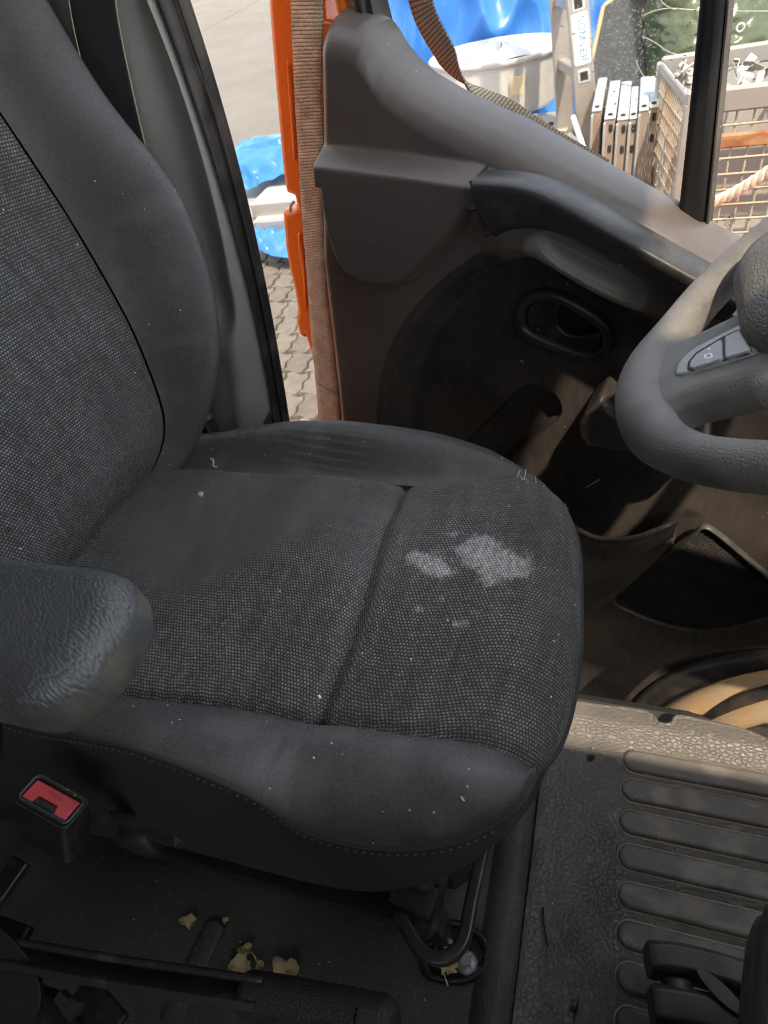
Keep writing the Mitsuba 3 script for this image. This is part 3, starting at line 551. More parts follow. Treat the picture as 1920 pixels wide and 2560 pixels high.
part(seat, 'cushion_bolster', grid_mesh(PB), 'fabric_plain', True, arc_uv(PB), label='raised cushion bolster beside the door')
# near bolster down to the welt
pipe_px = [(0, 1800), (185, 1840), (347, 1875), (486, 1927), (579, 1967), (660, 2008), (741, 2066), (833, 2100), (926, 2118), (1042, 2120), (1134, 2106), (1227, 2066), (1308, 2000), (1342, 1935)]
pipe_y = [.165, .160, .156, .152, .149, .147, .146, .146, .148, .155, .165, .182, .205, FRc[-1, 1]]
PI = np.array([onY(px, py, y) for (px, py), y in zip(pipe_px, pipe_y)]); PI[-1] = FRc[-1]
PI = np.vstack([[-.64, .165, PI[0, 2] - .0], PI])
E_n = along(near_edge_l, xs_to(near_edge_l)); E_p = along(PI, xs_to(PI))
w_ = sst(1.0, .80, ss)[:, None]
E_1 = E_n * .72 + E_p * .28 + np.array([0, 0, .009]) * w_ + np.clip(SZ - E_p[:, 2:], 0, .2) * np.array([0, 0, .22]); E_2 = E_n * .38 + E_p * .62 + np.array([0, -.003, .012]) * w_ + np.clip(SZ - E_p[:, 2:], 0, .2) * np.array([0, -.02, .35]); E_3 = E_n * .12 + E_p * .88 + np.array([0, -.004, .007]) * w_ + np.clip(SZ - E_p[:, 2:], 0, .2) * np.array([0, -.08, .18])
PN = surf(np.stack([E_n, E_1, E_2, E_3, E_p], 1), 200, 60)
dn = meshkit.fbm(PN * np.array([16, 16, 16]), 3, 9) - .5; PN[..., 2] += .003 * dn * np.sin(np.linspace(0, math.pi, 60))[None]
part(seat, 'cushion_bolster', grid_mesh(PN, flip=True), 'fabric_plain', True, arc_uv(PN), label='scuffed cushion bolster on the near side')
# skirt below the welt, round the front
bot_px = [(0, 2040), (243, 2083), (463, 2112), (648, 2158), (810, 2199), (903, 2213), (984, 2210), (1076, 2187), (1157, 2158), (1204, 2125), (1275, 2060), (1330, 1985)]
BO = np.array([onY(px, py, y) for (px, py), y in zip(bot_px, [.15, .15, .147, .145, .143, .145, .15, .16, .172, .185, .205, .235])])
top_loop = np.vstack([PI[1:-1], FRc[::-1][::16]]); bot_loop = np.vstack([BO, [(-.045, .30, 1.12), (-.03, .37, 1.12), (-.04, .46, 1.12), (-.07, .55, 1.12)]])
tl, bl_ = curve(top_loop, 160), curve(bot_loop, 160)
off = np.array([0, 0, 0.0]); m1 = tl * .5 + bl_ * .5 + np.array([0, -.004, 0])
SK = surf(np.stack([tl, m1, bl_, bl_ + np.array([0, .03, .0])], 1), 200, 36)
part(seat, 'cushion_skirt', grid_mesh(SK, flip=True), 'fabric_skirt', True, arc_uv(SK))
welt = curve(np.vstack([PI[1:-1], FRc[::-1][::12]]), 240)
part(seat, 'welt', tube(welt, .0028, 8), 'fabric_skirt', True, label='sewn welt running along the cushion edge')
st = curve(PI[1:-1], 150)[:-8] + np.array([0, -.0025, -.0075]); sv = []
for i in range(0, len(st) - 1, 2): sv.append(tube(np.array([st[i], st[i] * .35 + st[i + 1] * .65]), .0009, 5))
part(seat, 'stitching', cat(*sv), 'thread', True, kind='stuff')
fz_ = []
for i in range(70):                                # frayed threads where the far seam meets the front welt
    p = FRc[0] * (1 - (a := rng.uniform(0, 1))) + CG[int(nt * (1 - .16 * a)) - 1, 0] * a + rng.normal(0, .0012, 3) + [0, 0, .002]
    fz_.append(tube(np.array([p, p + rng.normal(0, .003, 3) + [0, 0, .001]]), .00035, 4))
part(seat, 'frayed_threads', cat(*fz_), 'lint', True, kind='stuff')

# backrest
zl = np.array([1.17, 1.21, 1.25, 1.29, 1.36, 1.44, 1.58, 1.65, 1.80, 1.97])
ys = np.array([.43, .465, .500, .528, .552, .572, .587, .585, .57, .53])
xs = np.array([-.62, -.588, -.553, -.527, -.522, -.535, -.566, -.578, -.605, -.64])
zc = np.array([1.17, 1.21, 1.25, 1.296, 1.345, 1.41, 1.48, 1.55, 1.63, 1.717, 1.84, 1.97])
xc = np.array([-.60, -.565, -.515, -.479, -.452, -.437, -.440, -.459, -.503, -.526, -.56, -.60])
yc = np.array([.47, .50, .530, .555, .575, .600, .622, .640, .650, .650, .635, .59])
zz = np.linspace(1.17, 1.97, 120); ysf, xsf = PchipInterpolator(zl, ys)(zz), make_interp_spline(zl, xs, k=3)(zz); xcf, ycf = make_interp_spline(zc, xc, k=3)(zz), make_interp_spline(zc, yc, k=3)(zz)
q = np.linspace(-1, 1, 150)
BP = np.stack([xsf[:, None] - .014 * (1 - q[None] ** 2) + .003 * np.exp(-((1 - np.abs(q[None])) / .015) ** 2) * -1, .37 + q[None] * (ysf[:, None] - .37), np.repeat(zz[:, None], 150, 1)], -1)
BP[..., 0] += .0025 * (meshkit.fbm(BP * 10, 3, 8) - .5)
uvb = arc_uv(BP); part(seat, 'backrest_panel', grid_mesh(BP, flip=False), 'fabric_weave', True, np.stack([BP[..., 1].ravel(), uvb[:, 0]], 1))
for s in (1, -1):
    Y_ = lambda y: .37 + s * (y - .37)
    lines = np.stack([np.stack([xsf, Y_(ysf), zz], 1), np.stack([xsf * .72 + xcf * .28 + .006, Y_(ysf * .70 + ycf * .30), zz], 1), np.stack([xsf * .3 + xcf * .7 + .010, Y_(ysf * .35 + ycf * .65), zz], 1), np.stack([xcf, Y_(ycf), zz], 1),
                      np.stack([xcf - .018, Y_(ycf + .016), zz], 1), np.stack([xcf - .055, Y_(ycf + .026), zz], 1), np.stack([xcf - .12, Y_(ycf + .024), zz], 1), np.stack([xcf - .19, Y_(ycf - .02), zz], 1)], 1)
    Bm = surf(lines[::4], 150, 70); part(seat, 'backrest_bolster', grid_mesh(Bm, flip=s < 0), 'fabric_plain', True, arc_uv(Bm), label='tall side bolster of the backrest beside the door pillar' if s > 0 else 'side bolster of the backrest behind the armrest')
bs = np.stack([np.stack([xcf - .185, .37 + k * (ycf - .02 - .37), zz], 1) for k in (-1, -.5, 0, .5, 1)], 1); bs[:, 1:4, 0] -= .02
part(seat, 'back_shell', grid_mesh(surf(bs[::6], 60, 30)), 'black_plastic', True)
part(seat, 'head_rest', cat(box((-.68, .37, 2.09), (.11, .27, .17), .04), cyl((-.67, .31, 1.93), (-.68, .31, 2.03), .006, 10), cyl((-.67, .43, 1.93), (-.68, .43, 2.03), .006, 10)), 'fabric_plain')
hc = onY(512, 1075, .60)
part(seat, 'hinge_cover', cat(box(hc + [-.012, .01, -.012], (.05, .022, .07), .008), bar(onY(507, 1050, .585), onY(530, 1086, .585), .006, .004)), 'black_plastic')

# armrest
Lr, Wd, cx, cy = .44, .085, -.434, .126
prof = [(0, 1.520 - .052, .020), (1, 1.520 - .050, .012), (2, 1.520 - .042, .003), (3, 1.520 - .026, 0), (4, 1.520 - .014, .0015), (5, 1.520 - .006, .006), (6, 1.520 - .0015, .013), (7, 1.520, .022)]
rings = []
for _, z, ins in prof:
    o = rrect(Lr - 2 * ins, Wd - 2 * ins, max(.033 - ins, .008), 9); o[:, 0] += cx; o[:, 1] += cy; tip = sst(-.30, -.19, o[:, 0])
    rings.append(np.c_[o, z + .001 * tip + .006 * tip * (z < 1.49)])
v, f = grid_mesh(np.array(rings), flip=True, close_n=True); k = len(rings[0])
tv = np.vstack([v, [[cx, cy, 1.5215], [cx, cy, 1.469]]]); i = np.arange(k)
f = np.vstack([f, np.stack([(len(rings) - 1) * k + i, (len(rings) - 1) * k + (i + 1) % k, np.full(k, len(v))], 1), np.stack([(i + 1) % k, i, np.full(k, len(v) + 1)], 1)])
arm = trimesh.Trimesh(tv, f, process=False)
part(seat, 'armrest', arm, 'arm_leather', 50, label='wrinkled black armrest with a tan worn lower edge')

# frame, rails and release bar below
part(seat, 'base_frame', cat(box((-.34, .39, .93), (.44, .32, .30), .02), box((-.35, .225, 1.075), (.52, .05, .05), .01)), 'steel_black')
for (a, b, w, h) in (((-.62, .185, 1.03), (-.13, .185, 1.015), .032, .030), ((-.62, .17, .945), (-.15, .17, .925), .045, .028), ((-.62, .56, 1.0), (-.14, .56, .985), .03, .03)):
    part(seat, 'slide_rail', bar(a, b, w, h, .004), 'steel_black')
part(seat, 'rail_foot', cat(box((-.165, .185, .86), (.05, .03, .20), .004), box((-.165, .215, .80), (.012, .06, .09), .003)), 'steel_black')
part(seat, 'rail_foot', box((-.60, .19, .86), (.06, .04, .20), .004), 'steel_black')
part(seat, 'cross_plate', cat(bar(onZ(985, 2215, 1.0), onZ(1085, 2262, 1.0), .03, .012), bar(onZ(1102, 2185, 1.0), onZ(1070, 2330, .9), .012, .02)), 'steel_black')
for px, py in ((1000, 2290), (1053, 2312)): p = onZ(px, py, .96); part(seat, 'bolt', cyl(p - [0, .0, .01], p + [0, -.004, .004], .008, 6, .001), 'steel_black')
rb = [(1215, 2090), (1203, 2145), (1186, 2220), (1172, 2290), (1160, 2345), (1140, 2378), (1105, 2396), (1068, 2388), (1042, 2364), (1022, 2330), (1004, 2298)]
C_ = curve([onZ(px, py, 1.0) for px, py in rb], 80)
part(seat, 'release_bar', tube(C_, .0068, profile=rrect(2, 2, .55, 3)), 'steel_black', 40, label='bent black steel bar under the cushion front')

# buckle
bp = onY(130, 1998, .112)
ex, ny = np.array([1, -.14, -.33]), np.array([.33, .25, .92]); ex /= np.linalg.norm(ex); ny -= ex * (ny @ ex); ny /= np.linalg.norm(ny); ey = np.cross(ny, ex)
fr_1 = frame_of(bp, ex, ey); fr = lambda v: fr_1(np.asarray(v) * .82)
buck = part(seat, 'belt_buckle', cat(slab(rrect(.066, .038, .007), .07, .003, lambda v: fr(v + [0, 0, -.075])), slab(rrect(.066, .038, .006) * [1, 1], .003, .001, lambda v: fr(v + [0, 0.0, -.005]))), 'black_plastic', 30, label='black belt buckle with a red release button')
red = np.array([(-.027, -.0125), (-.014, -.0125), (-.012, -.004), (.010, -.004), (.013, -.0125), (.027, -.0125), (.027, .0095), (-.027, .0095)])
part(buck, 'surround', tube(fr(np.c_[rrect(.0605, .0285, .005), np.full(20, .0005)]), .0022, 8, closed=True, hint=ny), 'black_plastic', True)
part(buck, 'release_button', slab(red, .0035, .0012, lambda v: fr(v + [0, 0, -.002])), 'red_plastic', 30)
def lettering(text, h, frame, bs, parent=None, name='lettering', depth=.0004):
    m = meshkit.text_mesh(text, h, depth); v = np.array(m.vertices); v[:, 0] -= (v[:, 0].min() + v[:, 0].max()) / 2; v[:, 1] -= (v[:, 1].min() + v[:, 1].max()) / 2
    return trimesh.Trimesh(frame(v), np.array(m.faces), process=False)
part(buck, 'press_lettering', lettering('PRESS', .0042, lambda v: fr(v * [1, 1, 1] + [.002, .0035, .0014]), None), 'red_dark', False)
part(buck, 'slot', cat(box(fr(np.array([[-.001, -.0085, .0002]]))[0], (.020, .006, .003), .001, np.stack([ex, ey, ny], 1)), *[cyl(fr(np.array([[x, -.008, -.002]]))[0], fr(np.array([[x, -.008, .0012]]))[0], .0035, 12) for x in (-.013, .0125)]), 'deep_black')
part(buck, 'grip_ridges', cat(*[box(fr(np.array([[-.012 + .0035 * k, .0145, -.002]]))[0], (.0022, .005, .003), .0006, np.stack([ex, ey, ny], 1)) for k in range(9)]), 'black_plastic', kind='stuff')
part(buck, 'stalk', cat(tube(curve([bp + [0, .01, -.07], bp + [-.01, .03, -.13], bp + [-.02, .05, -.2]], 10), np.array([.012, .006]), 10), cyl(bp + [-.02, .015, -.185], bp + [-.02, .045, -.185], .026, 20, .004), bar(bp + [-.06, .045, -.16], bp + [.05, .035, -.15], .03, .02, .006)), 'steel_black')

# seat belt webbing hanging behind the seat
bl0 = curve([onY(px, py, .70) for px, py in [(228, -160), (229, 0), (262, 170), (320, 400), (390, 640), (450, 900)]], 40); W = np.array([.0245, .004, 0])
RB = ribbon(bl0, np.repeat(W[None], 40, 0), .0016)
single('seat_belt', grid_mesh(surf(RB[::4], 40, 30, 3, 1), close_n=True), 'belt_black', 'black seat belt webbing with pale edge threads hanging behind the seat backrest', 'seat belt', smooth=40, uv=None)
for s in (-1, 1): part('seat_belt', 'edge_thread', tube(bl0 + s * (W + [.0004, 0, 0]) + [.002, -.002, 0], .0006, 5), 'straw', True)

# ------------------------------------------------------------------ bits on the floor
def collar():
    c = onZ(1142, 2385, FZ); o = np.array([onZ(px, py, FZ)[:2] for px, py in [(1085, 2310), (1150, 2300), (1205, 2330), (1230, 2372), (1215, 2430), (1160, 2462), (1100, 2458), (1060, 2440), (1050, 2380)]])
    o = curve(o, 60, closed=True); cc = o.mean(0); pr_ = [(1.0, 0), (.99, .006), (.95, .010), (.85, .011), (.76, .008), (.72, .0), (.70, -.012)]
    return np.array([np.c_[cc + (o - cc) * s, np.full(60, FZ + h - .004)] for s, h in pr_]), cc, o
CL, cc, o_ = collar()
part(cab, 'floor_collar', grid_mesh(CL, close_n=True, flip=True), 'black_plastic', True, label='oval rubber collar in the floor round a bolt')
part(cab, 'collar_hole', slab(cc + (o_ - cc) * .72, .004, 0, lambda v: v + [0, 0, FZ - .0055]), 'deep_black')
zb = onZ(1165, 2402, FZ + .012)
part(cab, 'anchor_bolt', cat(cyl(zb + [0, 0, -.018], zb + [0, 0, -.006], .014, 24, .002), cyl(zb + [0, 0, -.006], zb + [.0, 0, .006], .009, 6, .0015)), 'zinc', label='shiny bolt head in the floor collar')
def leaf(c, r, seed, rot, jag=3):
    g = np.random.default_rng(seed); n = 40; a = np.linspace(0, 2 * math.pi, n, endpoint=False)
    R = r * (.72 + .16 * np.cos(jag * a + seed) + .14 * np.cos(2 * a + 2 * seed) + .07 * g.normal(0, 1, n)); rr = np.linspace(.05, 1, 9)
    x = rr[:, None] * (R * np.cos(a))[None]; y = rr[:, None] * (R * np.sin(a))[None] * .8
    z = .25 * r * rr[:, None] ** 2 * (.8 + np.sin(3 * a + seed)[None]) + .12 * r * np.sin(x * 260 + seed) + .10 * r * np.sin(y * 310)
    ca, sa = math.cos(rot), math.sin(rot); P = np.stack([ca * x - sa * y, sa * x + ca * y, z + .003], -1) + c
    Q = P - [0, 0, .0006]; v, f = grid_mesh(P, close_n=True); v2, f2 = grid_mesh(Q, close_n=True, flip=True); return cat((v, f), (v2, f2))
for i, (px, py, r, lab) in enumerate(((474, 2306, .015, 'small folded dry leaf alone on the black floor'), (600, 2422, .025, 'largest pale dry leaf of the cluster beside the brake lever grip'), (716, 2428, .024, 'lobed pale dry leaf at the cluster\'s right, next to the grip'), (617, 2374, .012, 'brown curled dry leaf at the top of the cluster'), (652, 2412, .008, 'narrow dry leaf between the two large ones'), (565, 2303, .006, 'tiny dry leaf crumb near the floor rib'))):
    single('dry_leaf', leaf(onZ(px, py, FZ + .004), r, 3 + i, 1.1 * i), 'leaf_dry', lab, 'leaf', smooth=True)
single('leaf_stalk', tube(curve([onZ(px, py, FZ + .012) for px, py in [(628, 2380), (640, 2398), (643, 2440)]], 10), .0008, 5), 'leaf_dry', 'thin stalk between the dry leaves on the floor', 'stalk')
for i, (px, py, r, lab) in enumerate(((1102, 2352, .017, 'pale dry leaf scrap behind the bent bar'), (1122, 2420, .014, 'torn dry leaf lying in the floor collar'))):
    single('leaf_scrap', leaf(onZ(px, py, FZ + .014), r, 31 + i, .6 * i, 7), 'leaf_dry', lab, 'leaf', smooth=True)
single('straw_stem', tube(curve([onZ(px, py, FZ + .012) for px, py in [(1105, 2412), (1112, 2440), (1120, 2466)]], 8), .0011, 5), 'straw', 'straw stem poking out of the floor collar', 'straw')
single('black_twig', tube(curve([onZ(px, py, FZ + .006) for px, py in [(1357, 2268), (1361, 2320), (1370, 2366)]], 10), .0012, 6), 'deep_black', 'thin black cable-tie end lying on the dusty mat', 'cable tie')
ms = []
for _ in range(170):
    x, y = rng.uniform(-.6, .3), rng.uniform(.02, .52)
    if x > -.05 or y < .16: p = np.array([x, y, FZ + .004]); ms.append(box(p, (rng.uniform(.0008, .003), rng.uniform(.0006, .0018), .001), .0002))
k = setting('floor_grit', cat(*ms), 'straw', False, 'stuff', 'small pale crumbs of grit on the floor and mat')
# lint and wood shavings on the cushion
def on_cushion(px, py, dz=.001):
    d = ray(px, py); best = None
    for G in (CG, PB, PN):
        V = G.reshape(-1, 3) - CAM; t = V @ d; e = np.linalg.norm(V - t[:, None] * d, axis=1); k = int(np.argmin(e))
        if best is None or e[k] < best[0]: best = (e[k], G.reshape(-1, 3)[k])
    return best[1] + [0, 0, dz]
for pts, r, m, lab in (([(528, 1148), (536, 1158), (532, 1164), (542, 1170)], .0009, 'straw', 'curly tan shaving at the far seam of the cushion'), ([(497, 1237), (505, 1232), (508, 1238), (501, 1243)], .0006, 'lint', 'pale curl of lint on the rear cushion panel'),
                       ([(466, 1110), (474, 1113)], .0016, 'straw', 'tan crumb where backrest and cushion meet'), ([(1148, 1994), (1157, 2005)], .0007, 'straw', 'pale wood splinter on the near bolster'), ([(800, 1742), (805, 1748)], .0012, 'lint', 'white crumb on the cross seam of the cushion')):
    single('shaving', tube(curve([on_cushion(*p, .0012) for p in pts], 10, 2), r, 6), m, lab, 'shaving', smooth=True)
ms = []
for _ in range(45):
    G = (CG, PB, PN)[rng.integers(3)]; p = G.reshape(-1, 3)[rng.integers(G.shape[0] * G.shape[1])]
    ms.append(box(p + [0, 0, .0006], (rng.uniform(.0005, .0018), rng.uniform(.0004, .0009), .0006), .0001))
setting('lint', cat(*ms), 'lint', False, 'stuff', 'specks of lint on the seat cushion')

# ------------------------------------------------------------------ hand brake
hb = thing('hand_brake', 'black hand brake lever with a textured rubber grip, on the floor beside the seat', 'hand brake')
HZ = 1.06
arm_c = np.array([onZ(px, py, HZ) for px, py in [(-60, 2378), (0, 2388), (200, 2425), (400, 2458), (600, 2488), (660, 2498)]])
part(hb, 'lever_arm', tube(curve(arm_c, 40), np.array([.0045, .021]), profile=rrect(2, 2, .35, 3), hint=(0, -.5, 1)), 'steel_black', 40)
part(hb, 'lever_edge', tube(curve(arm_c, 40) + [0, .011, .018], .0035, 8), 'steel_black', True)
gc = curve(np.array([onZ(px, py, HZ) for px, py in [(596, 2484), (640, 2490), (760, 2512), (880, 2535), (1000, 2560)]]), 40)
gr = np.r_[.004, .0155, .0185, np.full(33, .0192), .0185, .0165, .014, .004][:40]
part(hb, 'grip', tube(gc, gr, 20), 'grip_rubber', True)
part(hb, 'end_button', tube(curve(np.array([onZ(px, py, HZ + .004) for px, py in [(895, 2540), (930, 2548), (960, 2556)]]), 8), .0155, 14), 'gloss_plastic', True)
p0 = onZ(60, 2470, HZ - .05)
part(hb, 'pivot_plate', cat(slab(smooth_poly([(-.10, -.05), (.02, -.04), (.06, .0), (.02, .045), (-.10, .06)], 40), .006, .0015, frame_of(onZ(-10, 2470, HZ), (1, -.1, -.35), (.2, .8, .4))), bar(onZ(-20, 2330, HZ), onZ(60, 2360, HZ), .03, .012)), 'deep_black')
part(hb, 'cable', tube(curve([onZ(px, py, HZ - .06) for px, py in [(40, 2440), (120, 2500), (170, 2540), (210, 2600)]], 20), .007, 10), 'black_plastic', True)
part(hb, 'cable_nut', cat(tube(curve([onZ(px, py, HZ - .05) for px, py in [(150, 2490), (172, 2512)]], 6, 1), np.array([.007, .007]), 6), tube(curve([onZ(px, py, HZ - .05) for px, py in [(172, 2512), (190, 2530)]], 6, 1), .009, 12)), 'bracket_plastic', 30)
part(hb, 'bracket', bar(onZ(185, 2490, HZ - .1), onZ(275, 2600, HZ - .1), .05, .01), 'steel_black')
part(hb, 'strut', bar(onZ(-30, 2270, .9), onZ(55, 2150, .9), .03, .012), 'steel_black')
part(hb, 'foot', box(onZ(60, 2540, .95), (.16, .06, .05), .015), 'steel_black')

# black bracket with two rounded arms at the lower right, and the console edge
br = thing('floor_bracket', 'black plastic bracket of two rounded arms over the mat ribs, at the lower right', 'bracket')
def arm_bar(pl, z, w, h, nm):
    c = curve([onZ(px, py, z) for px, py in pl], 30, 2); t = c[1] - c[0]
    part(br, nm, tube(np.vstack([c[:1] - t * .2, c]), np.c_[np.r_[w * .55, w * .9, np.full(29, w)], np.r_[h * .6, h * .95, np.full(29, h)]], profile=rrect(2, 2, .5, 5)), 'bracket_plastic', 45)
arm_bar([(1618, 2400), (1700, 2408), (1800, 2434), (1960, 2490)], .86, .0155, .030, 'arm')
arm_bar([(1628, 2516), (1720, 2530), (1830, 2556), (1960, 2600)], .86, .018, .030, 'arm')
part(br, 'pivot', cyl(onZ(1690, 2450, .87), onZ(1700, 2520, .87), .016, 20, .002), 'bracket_plastic')
part(br, 'flap', slab(smooth_poly([(0, 0), (.03, -.004), (.06, -.03), (.035, -.028), (.012, -.014)], 30), .004, .001, frame_of(onZ(1728, 2412, .893), (1, -.1, 0), (.1, 1, 0))), 'bracket_plastic')
cs = [(1935, 2240), (1912, 2290), (1898, 2380), (1890, 2470), (1882, 2600)]
c_ = curve([onZ(px, py, 1.12) for px, py in cs], 30); P = np.stack([c_ + [0, 0, -.06], c_ + [-.0, 0, -.02], c_ + [.004, 0, -.004], c_ + [.016, 0, .004], c_ + [.06, 0, .008], c_ + [.14, 0, .008], c_ + [.15, 0, -.02], c_ + [.15, 0, -.32], c_ + [.13, 0, -.34], c_ + [.11, 0, -.30], c_ + [.02, 0, -.10]], 1)
single('console_edge', grid_mesh(surf(P, 30, 70), flip=True), 'arm_leather', 'smooth dark console edge at the lower right corner, nearest the camera', 'console', smooth=True)
# ------------------------------------------------------------------ the driver's door, standing a little open
door = thing('cab_door', 'orange cab door standing ajar with a dusty dark grey inner panel', 'door')
def dz_(pts, w): return np.array([duz(px, py, w) for px, py in pts])
waist = dz_([(798, 30), (838, 38), (881, 48), (907, 56), (933, 70), (955, 98), (980, 138), (1011, 174), (1050, 208), (1124, 252), (1211, 295), (1280, 323), (1390, 385), (1495, 443), (1643, 525), (1703, 556), (1782, 608), (1920, 672), (2060, 735), (2200, 790)], .02)
wu, wz = waist[::-1, 0], waist[::-1, 1]
rear = dz_([(798, 30), (803, 180), (806, 330), (804, 480), (806, 640), (826, 800), (842, 940), (853, 1060), (868, 1250)], .05)
u_r = lambda z: np.interp(z, rear[::-1, 1], rear[::-1, 0])
NU, NZ = 420, 560
uf = .10; zb = .31
sU = np.linspace(0, 1, NU); tZ = np.linspace(0, 1, NZ)
U0 = uf + sU * (1.19 - uf); 
ztop = np.interp(np.minimum(U0, wu.max()), wu, wz)
Zd = zb + tZ[None] * (ztop[:, None] - zb)
Ud = uf + sU[:, None] * (u_r(Zd) - uf)
for _ in range(3):
    ztop = np.interp(Ud[:, -1], wu, wz); Zd = zb + tZ[None] * (ztop[:, None] - zb); Ud = uf + sU[:, None] * (u_r(Zd) - uf)
pg = lambda pts, w, it=2, n=160: Polygon(smooth_poly(dz_(pts, w), n, it)).buffer(0)
Wd_ = np.full_like(Ud, .050)
# arched recess of the lower panel
rec = pg([(1232, 612), (1165, 648), (1092, 708), (1030, 780), (985, 850), (962, 930), (954, 1000), (950, 1100), (945, 1300), (950, 1600), (960, 2300), (3000, 2300), (3200, 620), (1700, 560), (1400, 560)], .05, 1)
Wd_ += .012; Wd_ -= .050 * sst(-.003, .050, sdf(rec, Ud, Zd))
# speaker end of the panel swells again towards the bottom
Wd_ += .022 * sst(.75, .45, Zd)
# ledge at the rear: flat-topped box whose lower outline runs to a rounded point
led = pg([(772, 394), (770, 420), (778, 500), (800, 610), (835, 685), (885, 725), (950, 742), (1000, 738), (1045, 706), (1095, 655), (1150, 590), (1200, 520), (1330, 540), (1480, 640), (1480, 560), (1360, 478), (1180, 448), (1000, 420)], .10, 1)
sd = sdf(led, Ud, Zd)
topz = np.interp(Ud[:, 0] * 0 + Ud.mean(1), [0, 1], [0, 1])
lt = dz_([(770, 393), (1000, 420), (1180, 447), (1330, 466), (1500, 560)], .10); o = np.argsort(lt[:, 0]); zt = np.interp(Ud, lt[o, 0], lt[o, 1])
side = sst(-.004, .020, sd); above = sst(.004, -.012, Zd - zt)
mk = np.where(Zd > zt - .035, np.minimum(sst(-.006, .010, sd), above), side); Wd_ = Wd_ + np.clip(.102 - Wd_, 0, 1) * mk
# armrest body under the pull handle, soft below
armp = pg([(1190, 455), (1330, 470), (1420, 507), (1520, 562), (1620, 617), (1700, 662), (1840, 740), (2000, 830), (2000, 960), (1800, 880), (1640, 800), (1560, 775), (1470, 735), (1370, 672), (1320, 628), (1240, 612)], .085, 1)
sa = sdf(armp, Ud, Zd)
mtop = dz_([(1185, 450), (1330, 468), (1420, 505), (1520, 560), (1620, 615), (1700, 660), (1840, 740), (2000, 830)], .10); o = np.argsort(mtop[:, 0]); zm = np.interp(Ud, mtop[o, 0], mtop[o, 1])
mk = np.where(Zd > zm - .05, sst(-.008, .008, sa), sst(-.045, .012, sa)); Wd_ = Wd_ + np.clip(.086 - Wd_, 0, 1) * mk
cup = pg([(1338, 592), (1356, 582), (1385, 586), (1470, 628), (1600, 693), (1612, 716), (1598, 740), (1572, 752), (1540, 742), (1450, 696), (1372, 652)], .085, 2)
Wd_ -= .055 * sst(-.001, .045, sdf(cup, Ud, Zd)) + .004 * sst(-.002, .003, sdf(cup, Ud, Zd))
# raised platform near the front with the window switches
plat = pg([(1650, 628), (1668, 600), (1690, 588), (1760, 615), (1920, 690), (2060, 760), (2060, 860), (1900, 760), (1750, 690)], .085, 2)
Wd_ = Wd_ + np.clip(.088 - Wd_, 0, 1) * sst(-.012, .012, sdf(plat, Ud, Zd))
# slanted oblong recess and the release-handle well
sl = capsule(Ud, Zd, duz(1125, 1215, .02), duz(1338, 1022, .02)); Wd_ -= .027 * sst(.040, .032, sl)
bezo = smooth_poly(dz_([(1296, 800), (1303, 762), (1335, 738), (1385, 738), (1445, 768), (1500, 803), (1522, 838), (1520, 872), (1498, 893), (1455, 890), (1395, 870), (1330, 842), (1302, 822)], .02), 90, 2)
Wd_ -= .022 * sst(.003, .009, sdf(Polygon(bezo), Ud, Zd))
# faint swage across the lower panel, and the pocket's hollow
Wd_ += .010 * sst(.02, -.02, sdf(pg([(1385, 1480), (1500, 1400), (1690, 1300), (1740, 1325), (1600, 1420), (1480, 1520), (1400, 1560)], .04, 1), Ud, Zd)) * sst(1.0, .9, Zd)
# lip along the window, rounded outwards
dtop = (ztop[:, None] - Zd); Rl = .032
edge = np.clip(dtop / Rl, 0, 1); Wd_ = np.where(dtop < Rl, np.minimum(Wd_, Wd_ * 0 + .062) - .05 * (1 - np.sqrt(np.clip(1 - (1 - edge) ** 2, 0, 1))), Wd_)
dre = u_r(Zd) - Ud; Wd_ -= .03 * (1 - np.sqrt(np.clip(1 - (1 - np.clip(dre / .018, 0, 1)) ** 2, 0, 1)))
DP = dpt(Ud, Zd, Wd_)
back = dpt(Ud[:, -1], Zd[:, -1] - .002, np.full(NU, -.03)); DP = np.concatenate([DP, ((DP[:, -1] + back) / 2 + [0, 0, .002])[:, None], back[:, None]], 1)
rback = np.concatenate([dpt(Ud[-1] - .001, Zd[-1], np.full(NZ, -.02)), back[-1:], back[-1:]])
DP = np.concatenate([DP, rback[None]], 0)
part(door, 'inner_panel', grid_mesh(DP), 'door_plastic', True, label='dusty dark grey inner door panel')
# painted shell behind the panel with its latch notch
shp = [(690, -260), (690, 0), (700, 130), (712, 280), (722, 400), (727, 445), (733, 470), (752, 478), (758, 500), (748, 508), (727, 512), (722, 520), (728, 600), (736, 650), (750, 712), (757, 758), (753, 790), (762, 822), (775, 832), (778, 826), (800, 900), (835, 1060), (850, 1200)]
so = dz_(shp, -.05); so = np.vstack([so, [(1.165, .27), (.10, .27), (.02, .5), (.02, 1.20)], waist[::-1][:12] + [0, -.06], dz_([(1010, 260), (935, 150)], -.05), dz_([(905, 52), (830, 40), (812, -260)], -.05)])
part(door, 'shell', slab(so, .095, .010, lambda v: dpt(v[:, 0], v[:, 1], v[:, 2] - .122), 4), 'orange_paint', 35, label='orange painted door shell')
pr_o = np.array(dz_([(709, 152), (716, 152), (726, 190), (734, 320), (738, 395), (735, 408), (728, 404), (722, 330), (712, 200)], -.02))
part(door, 'shell_pressing', slab(smooth_poly(pr_o, 60, 2), .004, .0035, lambda v: dpt(v[:, 0], v[:, 1], v[:, 2] - .028), 3), 'orange_paint', 40)
